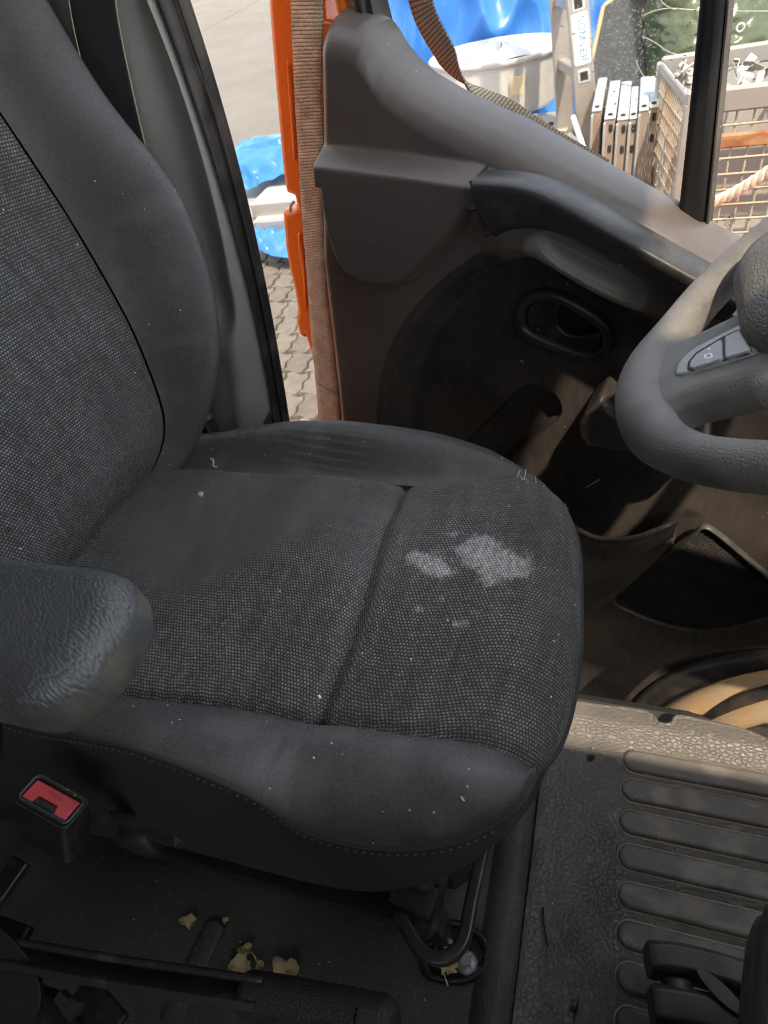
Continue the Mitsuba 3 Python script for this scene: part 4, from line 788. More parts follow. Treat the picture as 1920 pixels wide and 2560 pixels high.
part(door, 'shell_pressing', slab(smooth_poly(dz_([(735, 590), (748, 580), (758, 640), (765, 720), (764, 790), (758, 770), (752, 690)], -.02), 60, 2), .004, .0035, lambda v: dpt(v[:, 0], v[:, 1], v[:, 2] - .028), 3), 'orange_paint', 40)
part(door, 'rear_flange', tube(curve(np.array([dpx(px, py, -.012) for px, py in [(846, 880), (850, 960), (853, 1020), (858, 1100)]]), 20), np.array([.0035, .006]), 8), 'orange_paint', True)
fo = np.array([dpx(px, py, -.02) for px, py in [(735, 505), (728, 512), (726, 530)]])
part(door, 'latch_strip', tube(curve(fo, 10, 2), .0025, 6), 'straw', True)
# window frame, rear upright with its seals, divider bar, glass
def dbar(pL, pR, w0, w1, nm, bs, b=.006):
    a0, a1 = dz_(pL, (w0 + w1) / 2), dz_(pR, (w0 + w1) / 2)
    return part(door, nm, slab(np.vstack([a0, a1[::-1]]), w1 - w0, b, lambda v: dpt(v[:, 0], v[:, 1], v[:, 2] + w0), 3), bs, 40)
dbar([(868, -420), (886, -120), (908, 0), (918, 35), (930, 70)], [(905, -420), (915, -120), (936, 0), (946, 60), (958, 100)], -.06, -.004, 'window_frame', 'gloss_plastic')
dbar([(903, -420), (914, -120), (938, 0), (950, 60), (962, 105)], [(911, -420), (922, -120), (947, 0), (962, 60), (976, 112)], -.055, -.012, 'window_frame', 'seal_rubber')
dbar([(842, -300), (862, -50), (882, 52)], [(868, -300), (890, -50), (906, 50)], -.08, -.01, 'window_frame', 'orange_paint')
dbar([(1768, -330), (1757, 0), (1728, 290), (1699, 560)], [(1836, -330), (1822, 0), (1793, 290), (1760, 600)], -.052, -.004, 'divider_bar', 'deep_black', .008)
dbar([(1829, -330), (1824, 0), (1796, 290), (1764, 600)], [(1836, -330), (1830, 0), (1803, 290), (1771, 605)], -.05, -.010, 'divider_seal', 'seal_rubber', .002)
gl_ = np.vstack([dz_([(952, 120), (940, 0), (915, -150), (905, -420), (1740, -420)], -.03), dz_([(1728, 290), (1710, 565)], -.03), waist[::-1][5:14] * [1, 1] + [0, -.02]])
gl_ = gl_[np.unique(np.round(gl_, 5), axis=0, return_index=True)[1].argsort().argsort().argsort() >= 0]
def flat(P2, w): tv, tf = trimesh.creation.triangulate_polygon(Polygon(P2).buffer(0), engine='earcut'); return dpt(tv[:, 0], tv[:, 1], np.full(len(tv), w)), tf
part(door, 'window_glass', flat(np.vstack([dz_([(1720, 640), (1705, 300), (1722, -420), (905, -420), (922, -60), (955, 120)], -.03), dz_([(1000, 190), (1100, 265), (1300, 360), (1500, 475)], -.03)]), -.03), 'glass', False, label='dusty door window pane')
part(door, 'quarter_glass', flat(dz_([(1768, 640), (1800, 290), (1830, -420), (2500, -420), (2500, 900), (2060, 770), (1900, 690)], -.03), -.03), 'glass', False, label='front quarter pane beside the divider bar')
ms = []
for _ in range(560):                               # specks and dried splashes on the panes
    px, py = rng.normal(1560, 75), rng.normal(110, 75)
    if not (1330 < px < 1740 and -40 < py < 420): continue
    u, z = duz(px, py, -.03); c = dpt(u, z, -.0285); s = abs(rng.normal(0, .0005)) + .0003
    ms.append(box(c, (s * rng.uniform(1, 2.6), .0004, s * rng.uniform(.6, 1.4)), .00005))
for _ in range(60):
    px, py = rng.uniform(1000, 1920), rng.uniform(0, 500); u, z = duz(px, py, -.03)
    if px > 1745 or z > np.interp(u, wu, wz) + .01: ms.append(box(dpt(u, z, -.0285), (rng.uniform(.0004, .0016), .0004, rng.uniform(.0004, .0009)), .00005))
part(door, 'pane_dirt', cat(*ms), 'glass_dirt', False, kind='stuff')
# approval print on the quarter pane
def dframe(px, py, w, ang=0.0, mirror=False):
    u, z = duz(px, py, w); o = dpt(u, z, w); ex = -DU * math.cos(ang) + np.array([0, 0, 1]) * math.sin(ang); eyv = np.array([0, 0, 1]) * math.cos(ang) + DU * math.sin(ang)
    return lambda v: o + (v[:, :1] * (-1 if mirror else 1)) * ex + v[:, 1:2] * eyv + v[:, 2:3] * DN
for txt, px, py, h, mir in (('2L', 1832, 540, .0062, False), ('MOTO', 1822, 553, .0034, False), ('SQR', 1819, 563, .0030, False), ('Ll', 1804, 537, .0046, True)):
    part(door, 'pane_print', lettering(txt, h, dframe(px, py, -.029, -.20, mir), None), 'ink', False)

# pull handle along the armrest
ht = [(1186, 452), (1255, 455), (1330, 467), (1420, 504), (1520, 559), (1620, 614), (1700, 659), (1780, 703), (1880, 760)]
hb_ = [(1226, 607), (1268, 590), (1335, 588), (1405, 604), (1480, 638), (1560, 680), (1630, 716), (1700, 760), (1820, 830)]
T_, B2 = curve(np.array([np.r_[duz(px, py, .105), 0] for px, py in ht]), 60)[:, :2], curve(np.array([np.r_[duz(px, py, .105), 0] for px, py in hb_]), 60)[:, :2]
rows = []
for a, w in ((.01, .070), (.0, .084), (-.03, .096), (-.035, .104), (-.02, .112), (.03, .1165), (.10, .1175), (.3, .1165), (.6, .110), (.88, .100), (1.0, .088), (1.0, .060)):
    q = T_ + (B2 - T_) * a; rows.append(dpt(q[:, 0], q[:, 1], np.full(60, w)))
P = np.stack(rows, 1); P = surf(P[::3], 90, 60)
cap0 = P[:1] * 1.0; cap0 = np.concatenate([np.repeat(cap0.mean(1, keepdims=True), 60, 1) * .0 + (P[:1] - DN * .035)], 0)
P = np.concatenate([cap0, P[:1] - DN * .004 + DU * .0, P], 0)
part(door, 'pull_handle', grid_mesh(P), 'gloss_plastic', 50, label='long smooth black pull handle on the door')
gap = curve(np.array([dpx(px, py, .104) for px, py in [(1178, 452), (1190, 500), (1206, 550), (1219, 592)]]), 24)
part(door, 'handle_gap', tube(gap, .0022, 8), 'deep_black', True)
# release handle
ang = np.vstack([bezo]); Cb = dpt(bezo[:, 0], bezo[:, 1], np.full(len(bezo), .016))
part(door, 'handle_bezel', tube(Cb, np.array([.0085, .010]), 14, closed=True, hint=DN), 'black_plastic', True)
part(door, 'handle_well', slab(inset(bezo, .003), .002, 0, lambda v: dpt(v[:, 0], v[:, 1], v[:, 2] - .004)), 'deep_black')
lev = dz_([(1310, 802), (1318, 772), (1348, 746), (1384, 752), (1402, 764), (1390, 792), (1392, 818), (1410, 838), (1445, 845), (1500, 836), (1502, 858), (1484, 884), (1448, 884), (1385, 866), (1330, 840)], .02)
part(door, 'release_lever', slab(rpoly(lev, 90, .003), .016, .004, lambda v: dpt(v[:, 0], v[:, 1], v[:, 2] + .0), 5), 'black_plastic', 50, label='black inner release lever')
# bottle holder whose rim catches the sun, map pocket, speaker
bh = dz_([(1446, 1060), (1462, 1030), (1506, 980), (1516, 1004), (1540, 1016), (1640, 1000), (1760, 1010), (1760, 1170), (1600, 1135), (1530, 1128), (1468, 1116), (1448, 1090)], .08)
part(door, 'bottle_holder', slab(rpoly(bh, 110, .006), .080, .022, lambda v: dpt(v[:, 0], v[:, 1], v[:, 2] + .012), 6), 'door_plastic', 50)
lip = curve(np.array([dpx(px, py, w) for px, py, w in [(1340, 1270, .05), (1420, 1312, .085), (1470, 1345, .10), (1540, 1356, .105), (1610, 1344, .10), (1660, 1324, .085), (1684, 1322, .045)]]), 60)
low = curve(np.array([dpx(px, py, w) for px, py, w in [(1300, 1600, .038), (1360, 1590, .038), (1440, 1560, .038), (1500, 1520, .037), (1580, 1455, .035), (1650, 1385, .032), (1690, 1335, .032)]]), 60)
inn = lip - DN * .012
dn_ = low - lip
PK = np.stack([inn - [0, 0, .05], inn + [0, 0, -.004], inn * .5 + lip * .5 + [0, 0, .002], lip + [0, 0, -.003], lip + dn_ * .3 + DN * .012, lip + dn_ * .65 + DN * .010, low, low - DN * .02], 1)
part(door, 'pocket_lip', tube(lip - DN * .005, np.r_[np.full(50, .0055), np.linspace(.0055, .001, 10)], 10), 'door_plastic', True)
part(door, 'map_pocket', grid_mesh(surf(PK[::3], 70, 60)), 'door_plastic', True, label='map pocket with a curved lip')
sp = smooth_poly(dz_([(1733, 1352), (1748, 1333), (1770, 1334), (1840, 1392), (1920, 1462), (1990, 1530), (1940, 1550), (1868, 1575), (1800, 1592), (1720, 1592), (1640, 1572), (1560, 1540), (1520, 1516), (1545, 1488), (1630, 1422)], .06), 160, 2)
Cs = dpt(sp[:, 0], sp[:, 1], np.full(160, .044))
spk = part(door, 'speaker_grille', None or slab(inset(sp, .001), .004, .001, lambda v: dpt(v[:, 0], v[:, 1], v[:, 2] + .036)), 'deep_black', label='speaker behind a honeycomb grille')
part(spk, 'frame', tube(Cs, np.array([.0032, .0065]), 10, closed=True, hint=DN), 'bracket_plastic', True)
spoly = Polygon(inset(sp, .0045)); hexs = []; pit = .0048
u0, z0_, u1, z1_ = spoly.bounds; k_ = 0
hv, hf = [], []
ringo = np.array([(math.cos(a), math.sin(a)) for a in np.radians(np.arange(6) * 60 + 30)])
for j in range(int((z1_ - z0_) / (pit * .866)) + 1):
    for i in range(int((u1 - u0) / pit) + 1):
        c = np.array([u0 + (i + .5 * (j % 2)) * pit, z0_ + j * pit * .866])
        if not spoly.contains(Point(c)): continue
        o_, i_ = c + ringo * pit * .578, c + ringo * pit * .40; b = len(hv)
        hv += list(np.c_[o_, np.full(6, .0418)]) + list(np.c_[i_, np.full(6, .0436)]) + list(np.c_[i_, np.full(6, .0402)])
        for q in range(6):
            r = (q + 1) % 6
            hf += [(b + q, b + r, b + 6 + r), (b + q, b + 6 + r, b + 6 + q), (b + 6 + q, b + 6 + r, b + 12 + r), (b + 6 + q, b + 12 + r, b + 12 + q)]
hv = np.array(hv); part(spk, 'honeycomb', (dpt(hv[:, 0], hv[:, 1], hv[:, 2]), np.array(hf)[:, ::-1]), 'bracket_plastic', False, kind='stuff')
part(door, 'lower_lip', tube(curve(np.array([dpx(px, py, .032) for px, py in [(1400, 1712), (1450, 1722), (1500, 1722), (1540, 1708), (1566, 1676), (1580, 1630)]]), 40), np.array([.011, .010]), 12), 'door_plastic', True)
for px, py, t in ((1892, 688, 'b'), (1884, 712, 'b')):
    u, z = duz(px, py, .095); sw = part(door, 'window_switch', slab(rrect(.030, .0125, .003) * [1, 1], .007, .0025, (lambda u, z: lambda v: dpt(u - v[:, 0] * .94 , z + v[:, 1] - v[:, 0] * .34 * 1, v[:, 2] + .086))(u, z), 3), 'gloss_plastic', 40)
    part(sw, 'symbol', lettering('⇕' if False else 'E', .006, dframe(px, py, .0932, -.35), None), 'print_white', False)
part(door, 'clip', box(dpx(976, 1062, .030), (.008, .006, .010), .002), 'tub_white')
ms = []
for (px0, py0), (px1, py1), w in (((1436, 1236), (1500, 1198), .016), ((1300, 900), (1308, 905), .016), ((1548, 660), (1552, 668), .088)): ms.append(tube(np.array([dpx(px0, py0, w), dpx(px1, py1, w)]), .0004, 4))
part(door, 'scratches', cat(*ms), 'lint', False, kind='stuff')

# lashing straps
Ls = [(727, -120), (727, 0), (731, 101), (736, 203), (741, 304), (748, 405), (752, 481), (757, 557), (768, 694), (781, 868), (790, 960), (797, 1060), (806, 1180)]
Rs = [(808, -120), (807, 0), (805, 101), (803, 203), (806, 304), (810, 405), (806, 481), (808, 557), (814, 694), (834, 868), (844, 960), (852, 1060), (864, 1180)]
a, b = curve(np.array([dpx(px, py, .006) for px, py in Ls]), 120), curve(np.array([dpx(px, py, .010) for px, py in Rs]), 120)
W = (b - a) / 2; RB = ribbon((a + b) / 2, W, .004)
dn = .0016 * (meshkit.noise(RB * 220) - .5); RB += dn[..., None] * DN
uvs = np.stack([np.repeat(np.r_[0, np.cumsum(np.linalg.norm(np.diff((a + b) / 2, axis=0), axis=1))][:, None], 10, 1), np.repeat(np.array([-1, -.96, -.5, 0, .5, .96, 1, .5, 0, -.5])[None], 120, 0) * .02], -1).reshape(-1, 2)
single('lashing_strap', grid_mesh(RB, close_n=True), 'webbing_tan', 'frayed tan lashing strap hanging down the rear edge of the orange door', 'strap', smooth=True, uv=uvs)
ms = []
for _ in range(260):
    k = rng.integers(2, 118); s = rng.choice([-1, 1]); p = (a if s < 0 else b)[k]; ms.append(tube(np.array([p, p + s * W[k] / np.linalg.norm(W[k]) * rng.uniform(.0008, .0028) + rng.normal(0, .0008, 3)]), .00025, 4))
part('lashing_strap', 'frayed_edge', cat(*ms), 'webbing_tan', False, kind='stuff')
e0, e1 = dpx(796, 960, .013), dpx(842, 985, .015)
part('lashing_strap', 'loose_thread', tube(curve([e0, (e0 + e1) / 2 + [0, 0, -.001], e1], 10, 2), .0012, 5), 'webbing_grey', True)
c2 = [(1000, -160), (1047, -40), (1052, 0), (1078, 70), (1112, 130), (1137, 174), (1172, 212), (1232, 262), (1320, 328), (1396, 378), (1500, 440)]
hw = [.021, .021, .021, .020, .0165, .0045, .012, .019, .012, .005, .006]
c3 = curve(np.array([dpx(px, py, -.10) for px, py in c2]), 100); hwc = np.interp(np.linspace(0, 1, 100), chord(np.array([dpx(px, py, -.10) for px, py in c2])), hw)
t_ = np.gradient(c3, axis=0); t_ /= np.linalg.norm(t_, axis=1, keepdims=True); sd_ = np.cross(t_, DN); sd_ /= np.linalg.norm(sd_, axis=1, keepdims=True)
tw = np.linspace(0, 1, 100); ang = np.interp(tw, [0, .35, .48, .62, 1], [.25, .5, 1.35, 2.3, 2.8])[:, None]
Wv = (sd_ * np.cos(ang) + np.cross(t_, sd_) * np.sin(ang)) * .021
RB = ribbon(c3, Wv, .0035); uvs = np.stack([np.repeat(np.r_[0, np.cumsum(np.linalg.norm(np.diff(c3, axis=0), axis=1))][:, None], 10, 1), np.repeat(np.array([-1, -.96, -.5, 0, .5, .96, 1, .5, 0, -.5])[None], 100, 0) * .021], -1).reshape(-1, 2)
single('twisted_strap', grid_mesh(RB, close_n=True), 'webbing_grey', 'twisted grey brown strap slung across outside the door window', 'strap', smooth=True, uv=uvs)
rp_ = curve(np.array([dpx(px, py, -.12) for px, py in [(2100, 310), (2000, 372), (1920, 428), (1840, 478), (1770, 510), (1700, 532), (1640, 548), (1560, 575)]]), 90)
rr = []
for k in range(3):
    ph = np.linspace(0, 60, 90) + 2.094 * k; _, s_, u_ = frames(rp_); rr.append(tube(rp_ + .0032 * (np.cos(ph)[:, None] * s_ + np.sin(ph)[:, None] * u_), .0042, 8))
single('rope', cat(*rr), 'rope_white', 'pale twisted rope running past the quarter pane in front of the wire crate', 'rope', smooth=True)

# ------------------------------------------------------------------ steering wheel
wheel = thing('steering_wheel', 'black leather steering wheel with worn rim and grey spoke buttons', 'steering wheel')
wc, wt = np.array([.18, .42, 1.5]), .5
wn, wa, wb = np.array([-math.sin(wt), 0, math.cos(wt)]), np.array([math.cos(wt), 0, math.sin(wt)]), np.array([0, 1.0, 0])
def wab(px, py, h=0.0): d = ray(px, py); o = wc + wn * h; p = CAM + d * (((o - CAM) @ wn) / (d @ wn)) - o; return np.array([p @ wa, p[1]])
wp = lambda v: wc + v[:, :1] * wa + v[:, 1:2] * wb + v[:, 2:3] * wn
mid = [wab(*p) for p in [(1935, 590), (1850, 660), (1790, 715), (1715, 800), (1660, 872), (1618, 945), (1608, 1012), (1622, 1062), (1655, 1105), (1705, 1132), (1760, 1150), (1840, 1163), (1920, 1170)]]
arc = [(.168 * math.cos(t), .055 + .168 * math.sin(t)) for t in np.radians(np.linspace(-105, 92, 9))]
arc = [(x + 0, y) for x, y in arc]
ring = curve(np.array([[*p, 0] for p in mid + arc]), 220, closed=True)
rad = .0168 + .0045 * np.exp(-((ring[:, 0] + .176) / .02) ** 2)
rim = part(wheel, 'rim', tube(wp(ring), rad, 26, closed=True, hint=wn), 'wheel_leather', True)
spk_o = np.array([wab(*p) for p in [(1612, 960), (1640, 885), (1690, 868), (1712, 868), (1760, 850), (1850, 806), (1940, 770), (1990, 900), (1920, 975), (1840, 990), (1760, 1010), (1700, 1030), (1655, 1062), (1620, 1040)]])
part(wheel, 'spoke', slab(smooth_poly(spk_o, 120, 2), .030, .011, lambda v: wp(v + [0, 0, -.018]), 5), 'wheel_leather', 50)
spk2 = np.array([(.02, .18), (.06, .22), (.03, .235), (-.03, .235), (-.03, .18)]); 
part(wheel, 'far_spoke', slab(smooth_poly(np.array([(-.045, .13), (.055, .13), (.04, .215), (-.03, .215)]), 60, 2), .026, .01, lambda v: wp(v + [0, 0, -.016]), 4), 'wheel_leather', 50)
part(wheel, 'near_spoke', slab(smooth_poly(np.array([(-.03, -.02), (.06, -.02), (.06, -.105), (.0, -.105)]), 60, 2), .026, .01, lambda v: wp(v + [0, 0, -.016]), 4), 'wheel_leather', 50)
trim = np.array([wab(*p, .012) for p in [(1686, 940), (1688, 920), (1705, 896), (1735, 872), (1843, 817), (1900, 800), (1900, 880), (1872, 893), (1780, 922), (1705, 942)]])
bp_ = part(wheel, 'button_trim', slab(rpoly(trim, 90, .004), .005, .003, lambda v: wp(v + [0, 0, .009]), 4), 'button_grey', 40, label='smooth grey plastic trim round the spoke buttons')
gp = np.array([wab(*p, .0145) for p in [(1717, 924), (1720, 904), (1738, 882), (1805, 842), (1850, 821), (1885, 880), (1812, 900), (1730, 926)]])
part(bp_, 'button_gap', slab(rpoly(gp, 60, .003), .0012, .0003, lambda v: wp(v + [0, 0, .0135]), 1), 'deep_black', 40)
b1 = np.array([wab(*p, .016) for p in [(1721, 919), (1724, 904), (1740, 885), (1805, 845), (1807, 898), (1733, 922)]]); b2 = np.array([wab(*p, .016) for p in [(1811, 842), (1850, 824), (1880, 876), (1812, 896)]])
bt = part(bp_, 'button', slab(rpoly(b1, 70, .002), .004, .0016, lambda v: wp(v + [0, 0, .0125]), 4), 'button_grey', 40, label='cruise control button with white symbols')
part(bp_, 'button', slab(rpoly(b2, 70, .002), .004, .0012, lambda v: wp(v + [0, 0, .0125]), 4), 'button_grey', 40)
def wframe(px, py, h, ang):
    c = wab(px, py, h); e1 = math.cos(ang) * wa + math.sin(ang) * wb; e2 = -math.sin(ang) * wa + math.cos(ang) * wb; o = wc + c[0] * wa + c[1] * wb + h * wn
    return lambda v: o + v[:, :1] * e1 + v[:, 1:2] * e2 + v[:, 2:3] * wn
for t, px, py, h in (('0', 1771, 890, .0075), ('+', 1773, 872, .0038), ('-', 1771, 905, .0036)):
    part(bp_, 'symbol', lettering(t, h, wframe(px, py, .0165, .35), None), 'print_white', False)
pad = rrect(.185, .175, .055, 8) + [-.006, .088]
P_ = [(0, 0), (.0, .012), (.003, .026), (.010, .034), (.022, .040), (.045, .045), (.07, .0475), (.0929, .048)]
R_ = np.array([np.c_[inset(pad, i) if i < .04 else (pad - pad.mean(0)) * (1 - i / .093) + pad.mean(0), np.full(len(pad), h - .006)] for i, h in P_])
v, f = grid_mesh(R_, close_n=True, flip=True); part(wheel, 'airbag_cover', (wp(v), f), 'airbag_skin', True, label='grained grey airbag cover')
part(wheel, 'hub', cyl(wc - wn * .10, wc - wn * .004, .055, 28, .008), 'black_plastic')
col = thing('steering_column', 'black plastic steering column shroud below the wheel', 'column')
part(col, 'shroud', tube(np.array([wc - wn * .06 - wa * .0, wc - wn * .09, wc - wn * .13 + [.06, 0, 0], wc - wn * .22 + [.14, 0, 0], wc - wn * .30 + [.30, 0, 0]]), np.array([.055, .07, .078, .08, .085]), profile=rrect(2, 2, .6, 5), hint=(0, 1, 0)), 'black_plastic', 40)
for s in (1, -1): part(col, 'stalk', tube(curve([wc - wn * .075 + [.03, s * .05, 0], wc - wn * .07 + [.05, s * .12, 0], wc - wn * .06 + [.06, s * .19, .01]], 12), np.array([.008, .012]), 10), 'black_plastic', True)
# ------------------------------------------------------------------ the yard beyond the door
def tarp_sheet(name, P, nu, nv, amp, sc, seed, label, th=.004):
    G = surf(P, nu, nv); n = np.cross(np.gradient(G, axis=0), np.gradient(G, axis=1)); n /= np.linalg.norm(n, axis=-1, keepdims=True) + 1e-12
    f1 = meshkit.fbm(G * sc, 4, seed) - .5; f2 = np.abs(meshkit.fbm(G * sc * [1.4, 1.4, .55] + 9, 3, seed + 3) - .5) * 2; cr = np.clip(.22 - f2, 0, 1) * 3
    G = G + n * (amp * (f1 * 1.4 - cr * .8))[..., None]
    v, f = grid_mesh(G); v2, f2_ = grid_mesh(G - n * th, flip=True)
    return single(name, cat((v, f), (v2, f2_)), 'tarp_blue', label, 'tarpaulin', smooth=True)
xs_ = [-1.75, -1.35, -1.0, -.6, -.2, .2, .6]; rows = []
for z, y in ((0, 3.30), (.5, 3.34), (1.0, 3.42), (1.5, 3.55), (2.0, 3.85), (2.25, 4.3), (2.3, 5.0)):
    rows.append([(x * (1 - .12 * z / 2.3) - .05, y + .10 * math.sin(3.1 * x + z) + .16 * abs(x + .55), z) for x in xs_])
tarp_sheet('tarpaulin', np.array(rows), 200, 260, .20, 1.5, 4, 'large creased blue tarpaulin over a tall pile behind the white tub')
# low pile at the left: tarp, flat aluminium deck panels, another tarp
def on(px, py, y): return onY(px, py, y)
P = np.array([[on(px, py, y) for px, py, y in r] for r in (
    [(560, 490, 4.25), (620, 470, 4.3), (700, 440, 4.3), (800, 420, 4.3)], [(575, 400, 4.5), (610, 372, 4.55), (690, 355, 4.6), (800, 350, 4.6)], [(590, 365, 4.75), (650, 342, 4.8), (720, 338, 4.8), (800, 335, 4.8)], [(585, 420, 5.3), (650, 400, 5.4), (720, 390, 5.4), (800, 385, 5.4)])])
tarp_sheet('tarpaulin', P[:, ::-1], 90, 110, .075, 3.2, 14, 'crumpled blue tarpaulin on the stack of grey panels at left')
P = np.array([[on(px, py, y) for px, py, y in r] for r in (
    [(615, 610, 3.75), (665, 634, 3.7), (720, 650, 3.68), (820, 672, 3.68)], [(622, 588, 3.78), (668, 602, 3.75), (720, 622, 3.74), (820, 640, 3.74)], [(632, 572, 3.85), (680, 580, 3.83), (730, 590, 3.8), (820, 606, 3.8)], [(640, 560, 4.1), (690, 570, 4.1), (740, 575, 4.1), (820, 585, 4.1)])])
tarp_sheet('tarpaulin', P[:, ::-1], 70, 90, .05, 3.5, 22, 'strip of blue tarpaulin on the paving under the grey panels')
def deck(px0, py0, y0, L, Dp, hgt, rot, lab):
    c = onY(px0, py0, y0); ca, sa = math.cos(rot), math.sin(rot); ex, ey_ = np.array([ca, sa, 0]), np.array([-sa, ca, 0])
    R = np.stack([ex, ey_, [0, 0, 1]], 1); k = thing('deck_panel', lab, 'panel', 'grey deck panels stacked on the tarpaulin'); o = c + ex * L / 2 + ey_ * Dp / 2 + [0, 0, -hgt / 2]
    part(k, 'top_sheet', box(o + [0, 0, hgt / 2 - .010], (L - .01, Dp - .07, .012), .003, R), 'board_grey')
    for s in (-1, 1): part(k, 'side_rail', box(o + ey_ * s * (Dp / 2 - .018), (L, .035, hgt), .006, R), 'aluminium')
    part(k, 'end_rail', box(o - ex * (L / 2 - .012), (.024, Dp - .075, hgt * .9), .004, R), 'aluminium'); return k
deck(622, 512, 4.02, 1.6, .60, .09, .02, 'upper grey deck panel of the low stack beside the door edge')
deck(628, 556, 3.92, 1.6, .62, .11, .03, 'lower grey deck panel resting on the strip of blue tarpaulin')
single('timber_bearer', box(on(700, 538, 4.15) + [.2, .1, -.03], (1.2, .30, .06), .005), 'wood_edge', 'dark timber bearer between the two grey deck panels', 'timber')
single('pallet_stack', box((-1.9, 4.45, .13), (1.5, .8, .24), .01), 'crate_grey', 'grey pallet base carrying the deck panels', 'pallet')
# white tub with a lid, on an aluminium beam
tb = thing('white_tub', 'large white plastic tub with a strip of tan tape, in front of the blue tarpaulin', 'tub')
tc = np.array([-.515, 3.02, 1.075]); prof = [(.205, -.085), (.212, -.07), (.228, .06), (.231, .088), (.240, .09), (.243, .102), (.236, .108), (.226, .106), (.218, .07), (.2, -.07)]
a = np.linspace(0, 2 * math.pi, 64, endpoint=False); wob = 1 + .012 * np.sin(3 * a)
part(tb, 'body', grid_mesh(np.array([np.stack([tc[0] + r * 1.08 * np.cos(a) * wob, tc[1] + r * .9 * np.sin(a), tc[2] + h + 0 * a], 1) for r, h in prof]), close_n=True, flip=True), 'tub_white', True)
part(tb, 'liner', cat(grid_mesh(np.array([np.stack([tc[0] + .02 + r * np.cos(a) * (1 + .12 * np.sin(5 * a)), tc[1] + .05 + r * .8 * np.sin(a), tc[2] + h + .012 * np.sin(4 * a)], 1) for r, h in ((.215, .085), (.16, .098), (.09, .104), (.01, .106))]), close_n=True)), 'tub_white', True, label='crumpled white liner bulging over the rim')
tp = onY(1293, 205, 2.808); part(tb, 'tape', box(tp + [0, .004, -.012], (.050, .006, .058), .001), 'tape_tan', label='strip of tan tape on the tub')
bm = thing('aluminium_beam', 'pale aluminium beam with oblong slots, lying under the white tub', 'beam')
part(bm, 'web', box((-.48, 2.74, .955), (.55, .20, .065), .004), 'aluminium')
for px in (1345, 1378): p = onY(px, 309, 2.638); part(bm, 'slot', cyl(p + [-.008, 0, 0], p + [.008, 0, 0], .006, 8), 'hole_black')
single('support_block', box((-.55, 2.95, .46), (.62, .45, .90), .02), 'crate_grey', 'dark block under the aluminium beam', 'block')
# ladder: two rails, rungs, and the maker's plate
ld = thing('ladder', 'aluminium ladder leaning in front of the blue tarpaulin, with a white plate on its rail', 'ladder')
r1a, r1b = onY(1438, -60, 2.36), onY(1478, 430, 2.30); r2a, r2b = onY(1394, -60, 2.72), onY(1420, 430, 2.66)
d1 = (r1b - r1a) / np.linalg.norm(r1b - r1a); r1 = (r1a - d1 * .7, r1b + d1 * .75); d2 = (r2b - r2a) / np.linalg.norm(r2b - r2a); r2 = (r2a - d2 * .7, r2b + d2 * .75)
def rail(a, b): return bar(a, b, .055, .022, .003, hint=np.cross(b - a, [1.0, 0.12, 0]))
lr = (r1[0] + r2[0]) / 2 * 0
acr = (r2a - r1a) - d1 * ((r2a - r1a) @ d1); acr /= np.linalg.norm(acr)
def railb(a, b): t = (b - a) / np.linalg.norm(b - a); n_ = acr - t * (acr @ t); n_ /= np.linalg.norm(n_); return box((a + b) / 2, (np.linalg.norm(b - a), .024, .060), .003, np.stack([t, n_, np.cross(t, n_)], 1)), t, n_
m1, t1_, n1_ = railb(*r1); part(ld, 'rail', m1, 'aluminium'); m2, t2_, n2_ = railb(*r2); part(ld, 'rail', m2, 'aluminium')
fw = np.cross(t1_, n1_)
for py in (-255, 10, 190, 395, 640, 900):
    p = onY(1440 + (py - 10) * .0822, py, 2.355 - .00012 * py); tt_ = (p - r1[0]) @ t1_; p = r1[0] + t1_ * tt_; q2 = r2[0] + t2_ * tt_
    part(ld, 'rung', bar(p, q2, .030, .030, .003), 'aluminium')
    e = p - n1_ * .0125; Rm = np.stack([t1_, n1_, fw], 1)
    part(ld, 'rung_end', box(e, (.036, .004, .036), .002, Rm), 'galvanised'); part(ld, 'rung_hole', box(e - n1_ * .0022, (.022, .002, .022), .0008, Rm), 'hole_black')
pp = onY(1443, 100, 2.34); tt_ = (pp - r1[0]) @ t1_; pp = r1[0] + t1_ * tt_ - n1_ * .0128
lab_ = part(ld, 'maker_plate', slab(rrect(.125, .046, .006), .0016, .0004, frame_of(pp, t1_, -fw if np.dot(np.cross(t1_, -fw), n1_) < 0 else fw, -n1_)), 'sticker_white', 30, label='white plate with teal lettering')
fr_ = frame_of(pp - n1_ * .0018, t1_, -fw if np.dot(np.cross(t1_, -fw), n1_) < 0 else fw, -n1_)
part(lab_, 'lettering', lettering('SOMVER', .019, lambda v: fr_(v + [0, .004, 0]), None), 'sticker_teal', False)
# dark glossy panel leaning behind the boards
q = np.array([onY(px, py, y) for px, py, y in [(1462, 232, 2.62), (1509, 14, 2.78), (1552, -14, 2.82), (1640, -40, 2.86), (1640, 330, 2.62), (1452, 330, 2.55)]])
ex = q[3] - q[1]; ex /= np.linalg.norm(ex); nrm = np.cross(q[1] - q[0], q[4] - q[0]); nrm /= np.linalg.norm(nrm); nrm = nrm if nrm[1] < 0 else -nrm
ctr = q.mean(0); eyp = np.cross(nrm, ex); P2 = np.stack([(q - ctr) @ ex, (q - ctr) @ eyp], 1); P2[[4, 5], 1] -= .85
fr2 = lambda v: ctr + v[:, :1] * ex + v[:, 1:2] * eyp + v[:, 2:3] * nrm
pn = thing('dark_panel', 'glossy black sheet with a raw wooden edge, leaning behind the steel boards', 'panel')
part(pn, 'sheet', slab(P2, .010, .001, lambda v: fr2(v + [0, 0, -.010])), 'panel_black')
eg = np.vstack([P2[5:6], P2[:3]]); ee = [fr2(np.r_[p, -.004][None])[0] for p in eg]
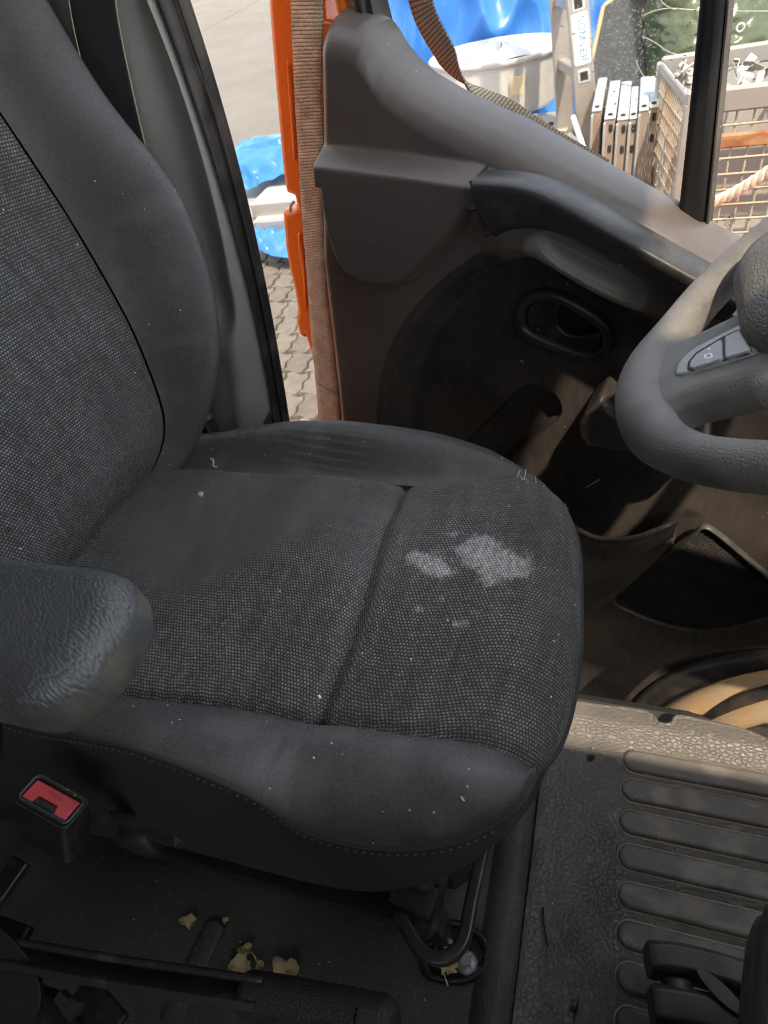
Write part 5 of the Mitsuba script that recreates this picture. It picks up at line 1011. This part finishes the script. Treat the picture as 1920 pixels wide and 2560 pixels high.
for i in range(3): part(pn, 'edge', bar(ee[i], ee[i + 1], .012, .016, .002, hint=nrm), 'wood_edge')
# galvanised steel boards standing on end
def steel_board(px, py, yf, yb, wpx, top, lab, holes=True):
    p = onY(px, py, yf); z = p[2]; L = onY(px + wpx, py, yf)[0] - p[0]; x0 = p[0]; dep = yb - yf; lean = .03
    k = thing('steel_board', lab, 'board', 'galvanised steel boards standing on end'); H = z - .02; c = np.array([x0 + L / 2, yf + dep / 2, .02 + H / 2])
    part(k, 'face', box(c, (L - .003, dep, H), .003), 'steel_brown'); part(k, 'top', cat(box((c[0], c[1], z + .0015), (L - .002, dep + .004, .006), .002), box((c[0] + L * .3, c[1], z + .004), (.006, dep * .9, .004), .001)), 'galvanised', label='bright galvanised end of the board')
    part(k, 'flange', box((x0 + .003, yf - .004, .02 + H / 2), (.006, .012, H - .01), .002), 'galvanised')
    if holes:
        for dzz in (.020, .068): part(k, 'slot', box((x0 + L * .62, yf - .0005, z - dzz), (.009, .006, .018), .002), 'hole_black')
    part(k, 'rivet', cat(cyl((c[0], yf + .02, z + .004), (c[0], yf + .02, z + .0075), .006, 10)), 'hole_black'); return k
for px, py, yf, yb, w, lab, h in ((1478, 280, 2.00, 2.30, 27, 'leftmost galvanised steel board of the row, without slots in its face', False), (1509, 300, 1.93, 2.26, 31, 'second galvanised steel board from the left, with two slots', True), (1541, 302, 1.93, 2.26, 31, 'third galvanised steel board, in the middle of the row', True), (1572, 299, 1.93, 2.20, 22, 'narrow galvanised steel board between the middle and the taller ones', True),
                              (1596, 279, 1.93, 2.22, 27, 'taller galvanised steel board next to the rightmost one', False), (1621, 271, 1.95, 2.22, 27, 'rightmost galvanised steel board, beside the wire crate', True)):
    steel_board(px, py, yf, yb, w, 0, lab, h)
a_, b_ = onY(1436, 305, 2.0), onY(1492, 470, 1.72)
single('pale_batten', bar(a_ + (a_ - b_) * .02, b_ + (b_ - a_) * 1.6, .035, .012, .002, hint=(1, .2, .3)), 'white_board', 'pale metal batten leaning below the ladder beside the steel boards', 'batten')
# wire crate full of fittings
cr = thing('wire_crate', 'rusty wire mesh crate filled with metal fittings behind the divider bar', 'crate')
zc_ = 1.285; xn, yn_, xf, yf_ = .118, 1.70, .062, 2.02; xr = .62
part(cr, 'top_rail', bar((xn - .01, yn_, zc_), (xr, yn_, zc_), .022, .045, .004), 'crate_grey'); part(cr, 'top_rail', bar((xn, yn_, zc_), (xf, yf_, zc_), .010, .022, .003), 'crate_grey'); part(cr, 'top_rail', bar((xf, yf_, zc_), (xr, yf_ + .05, zc_), .022, .04, .004), 'crate_grey')
part(cr, 'corner_post', bar((xn, yn_, .05), (xn, yn_, zc_), .022, .022, .003, (1, 0, 0)), 'crate_grey'); part(cr, 'corner_post', bar((xf, yf_, .05), (xf, yf_, zc_ + .01), .020, .020, .003, (1, 0, 0)), 'galvanised')
part(cr, 'middle_bar', bar((xn, yn_ - .004, 1.205), (xr, yn_ - .004, 1.205), .012, .028, .003), 'rust_bar', label='rust brown bar across the front of the crate')
wz_ = np.r_[np.arange(zc_ - .05, .5, -.0335)]
for k, z in enumerate(wz_):
    if z > .55: part(cr, 'wire', tube(np.array([(xn, yn_, z), (xr, yn_, z)]), .0026, 6), 'rust_wire', True); part(cr, 'side_wire', tube(np.array([(xn, yn_, z), (xf, yf_, z)]), .0026, 6), 'rust_wire', True)
for k, x in enumerate(np.arange(xn + .028, xr, .0335)): part(cr, 'upright_wire', tube(np.array([(x, yn_ + .004, .3), (x, yn_ + .004, zc_ - .02)]), .0024, 6, hint=(1, 0, 0)), 'rust_wire', True)
for k in range(1, 20):
    t = k / 20; part(cr, 'side_upright', tube(np.array([(xn + (xf - xn) * t, yn_ + (yf_ - yn_) * t, .3), (xn + (xf - xn) * t, yn_ + (yf_ - yn_) * t, zc_ - .01)]), .0018, 6, hint=(1, 0, 0)), 'rust_wire', True)
part(cr, 'liner', cat(box((.36, 1.80, .72), (.44, .02, 1.06), .004), box((.10, 1.97, .7), (.01, .12, .9), .002)), 'board_grey', label='grey sheet lining the crate')
g = np.random.default_rng(12); fit = []
for k in range(46):
    x, y = g.uniform(.10, .42), g.uniform(1.74, 2.0); x = max(x, xn + .015 - (y - yn_) * .17); c = np.array([x, y, zc_ - .012 + g.uniform(0, .016)]); R = trimesh.transformations.random_rotation_matrix(g.random(3))[:3, :3]
    m = cat(box(c, (g.uniform(.02, .05), g.uniform(.008, .02), .003), .001, R), box(c + R[:, 0] * .012 + R[:, 2] * .006, (.004, .014, .014), .001, R))
    fit.append(m)
setting('metal_fittings', cat(*fit), 'aluminium', False, 'stuff', 'heap of small shiny bent metal fittings in the top of the wire crate')
single('white_block', box(onY(1862, 196, 1.84) + [0, 0, .0], (.030, .02, .02), .002, trimesh.transformations.rotation_matrix(.4, [.2, 1, .4])[:3, :3]), 'tub_white', 'small white block lying on the fittings in the crate', 'block')
gb = [(1648, 172), (1668, 160), (1700, 156), (1800, 150), (1920, 140), (2100, 120), (2100, 420), (1648, 420)]
gq = np.array([onY(px, py, 2.20) for px, py in gb]); P2 = gq[:, [0, 2]]; P2[6:, 1] = .02
single('grey_board', slab(P2, .03, .004, lambda v: np.c_[v[:, 0], 2.20 + v[:, 2], v[:, 1]]), 'board_grey', 'light grey board standing behind the wire crate', 'board')
# green foil-wrapped bales
P = np.array([[onY(px, py, y) for px, py, y in r] for r in (
    [(1600, 330, 2.9), (1618, 330, 2.66), (1690, 335, 2.56), (1800, 330, 2.56), (1950, 325, 2.62), (2150, 320, 2.7)], [(1594, 200, 2.95), (1614, 190, 2.70), (1690, 185, 2.60), (1800, 185, 2.60), (1950, 180, 2.65), (2150, 170, 2.7)], [(1600, 80, 2.98), (1620, 70, 2.75), (1690, 65, 2.64), (1800, 60, 2.64), (1950, 50, 2.7), (2150, 40, 2.8)], [(1610, -60, 3.0), (1630, -70, 2.8), (1690, -80, 2.7), (1800, -80, 2.7), (1950, -90, 2.75), (2150, -100, 2.85)], [(1625, -160, 3.2), (1645, -200, 3.1), (1700, -210, 3.05), (1800, -215, 3.05), (1950, -220, 3.1), (2150, -230, 3.2)])])
G = surf(P, 120, 160); n = np.cross(np.gradient(G, axis=0), np.gradient(G, axis=1)); n /= np.linalg.norm(n, axis=-1, keepdims=True); G2 = G + n * (.05 * (meshkit.fbm(G * 9, 4, 6) - .5) + .02 * np.abs(meshkit.fbm(G * [14, 14, 30], 3, 2) - .5))[..., None]
base = G2[:1].copy(); base[..., 2] = .02
bale = single('green_bale', grid_mesh(np.concatenate([base, G2], 0)), 'foil_green', 'bale wrapped in shiny green foil with pale straps behind the grey board', 'bale', smooth=True)
for (pts) in ([(1606, 40), (1660, 22), (1720, 24), (1900, 28), (2100, 22)], [(1606, 92), (1640, 108), (1668, 128), (1760, 136), (1900, 140), (2100, 136)], [(1590, 150), (1610, 190), (1640, 210)], [(1640, -20), (1672, 18), (1690, 24)]):
    part(bale, 'strap', tube(curve(np.array([onY(px, py, 2.55) for px, py in pts]), 40, 2), .0013, 6), 'foil_line', True)
e = onY(1851, 69, 2.56); part(bale, 'eyelet', tube(e + .010 * np.stack([np.cos(a[::4]), 0 * a[::4], np.sin(a[::4])], 1), .003, 8, closed=True, hint=(0, 1, 0)), 'tub_white', True)
# weeds and stones under the beam
ms = []
for _ in range(140):
    m = trimesh.creation.icosphere(1, 1.0); m.vertices *= rng.uniform(.008, .03, 3) * [1, 1, .7]; m.apply_translation([rng.uniform(-.42, -.02), rng.uniform(2.0, 2.6), .86 + rng.uniform(0, .03)]); ms.append(m)
single('rubble_box', box((-.22, 2.34, .43), (.42, .62, .85), .02), 'crate_grey', 'low grey box holding rubble and weeds beside the ladder', 'box')
setting('rubble', cat(*ms), 'pebbles', True, 'stuff', 'heap of stones below the white tub')
gv, gf = [], []
for _ in range(170):
    c = np.array([rng.uniform(-.30, -.06), rng.uniform(1.98, 2.4), .88]); h = rng.uniform(.03, .12); a0 = rng.uniform(0, 6.28); w = rng.uniform(.006, .014); d = np.array([math.cos(a0), math.sin(a0), 0]); s = np.array([-d[1], d[0], 0]) * w; t = c + d * h * .7 + [0, 0, h]; m = (c + t) / 2 + [0, 0, h * .2]
    b = len(gv); gv += [c, m - s, m + s, t]; gf += [(b, b + 1, b + 2), (b + 1, b + 3, b + 2)]
setting('weeds', (np.array(gv), np.array(gf)), 'weed', False, 'stuff', 'green weeds growing below the ladder')
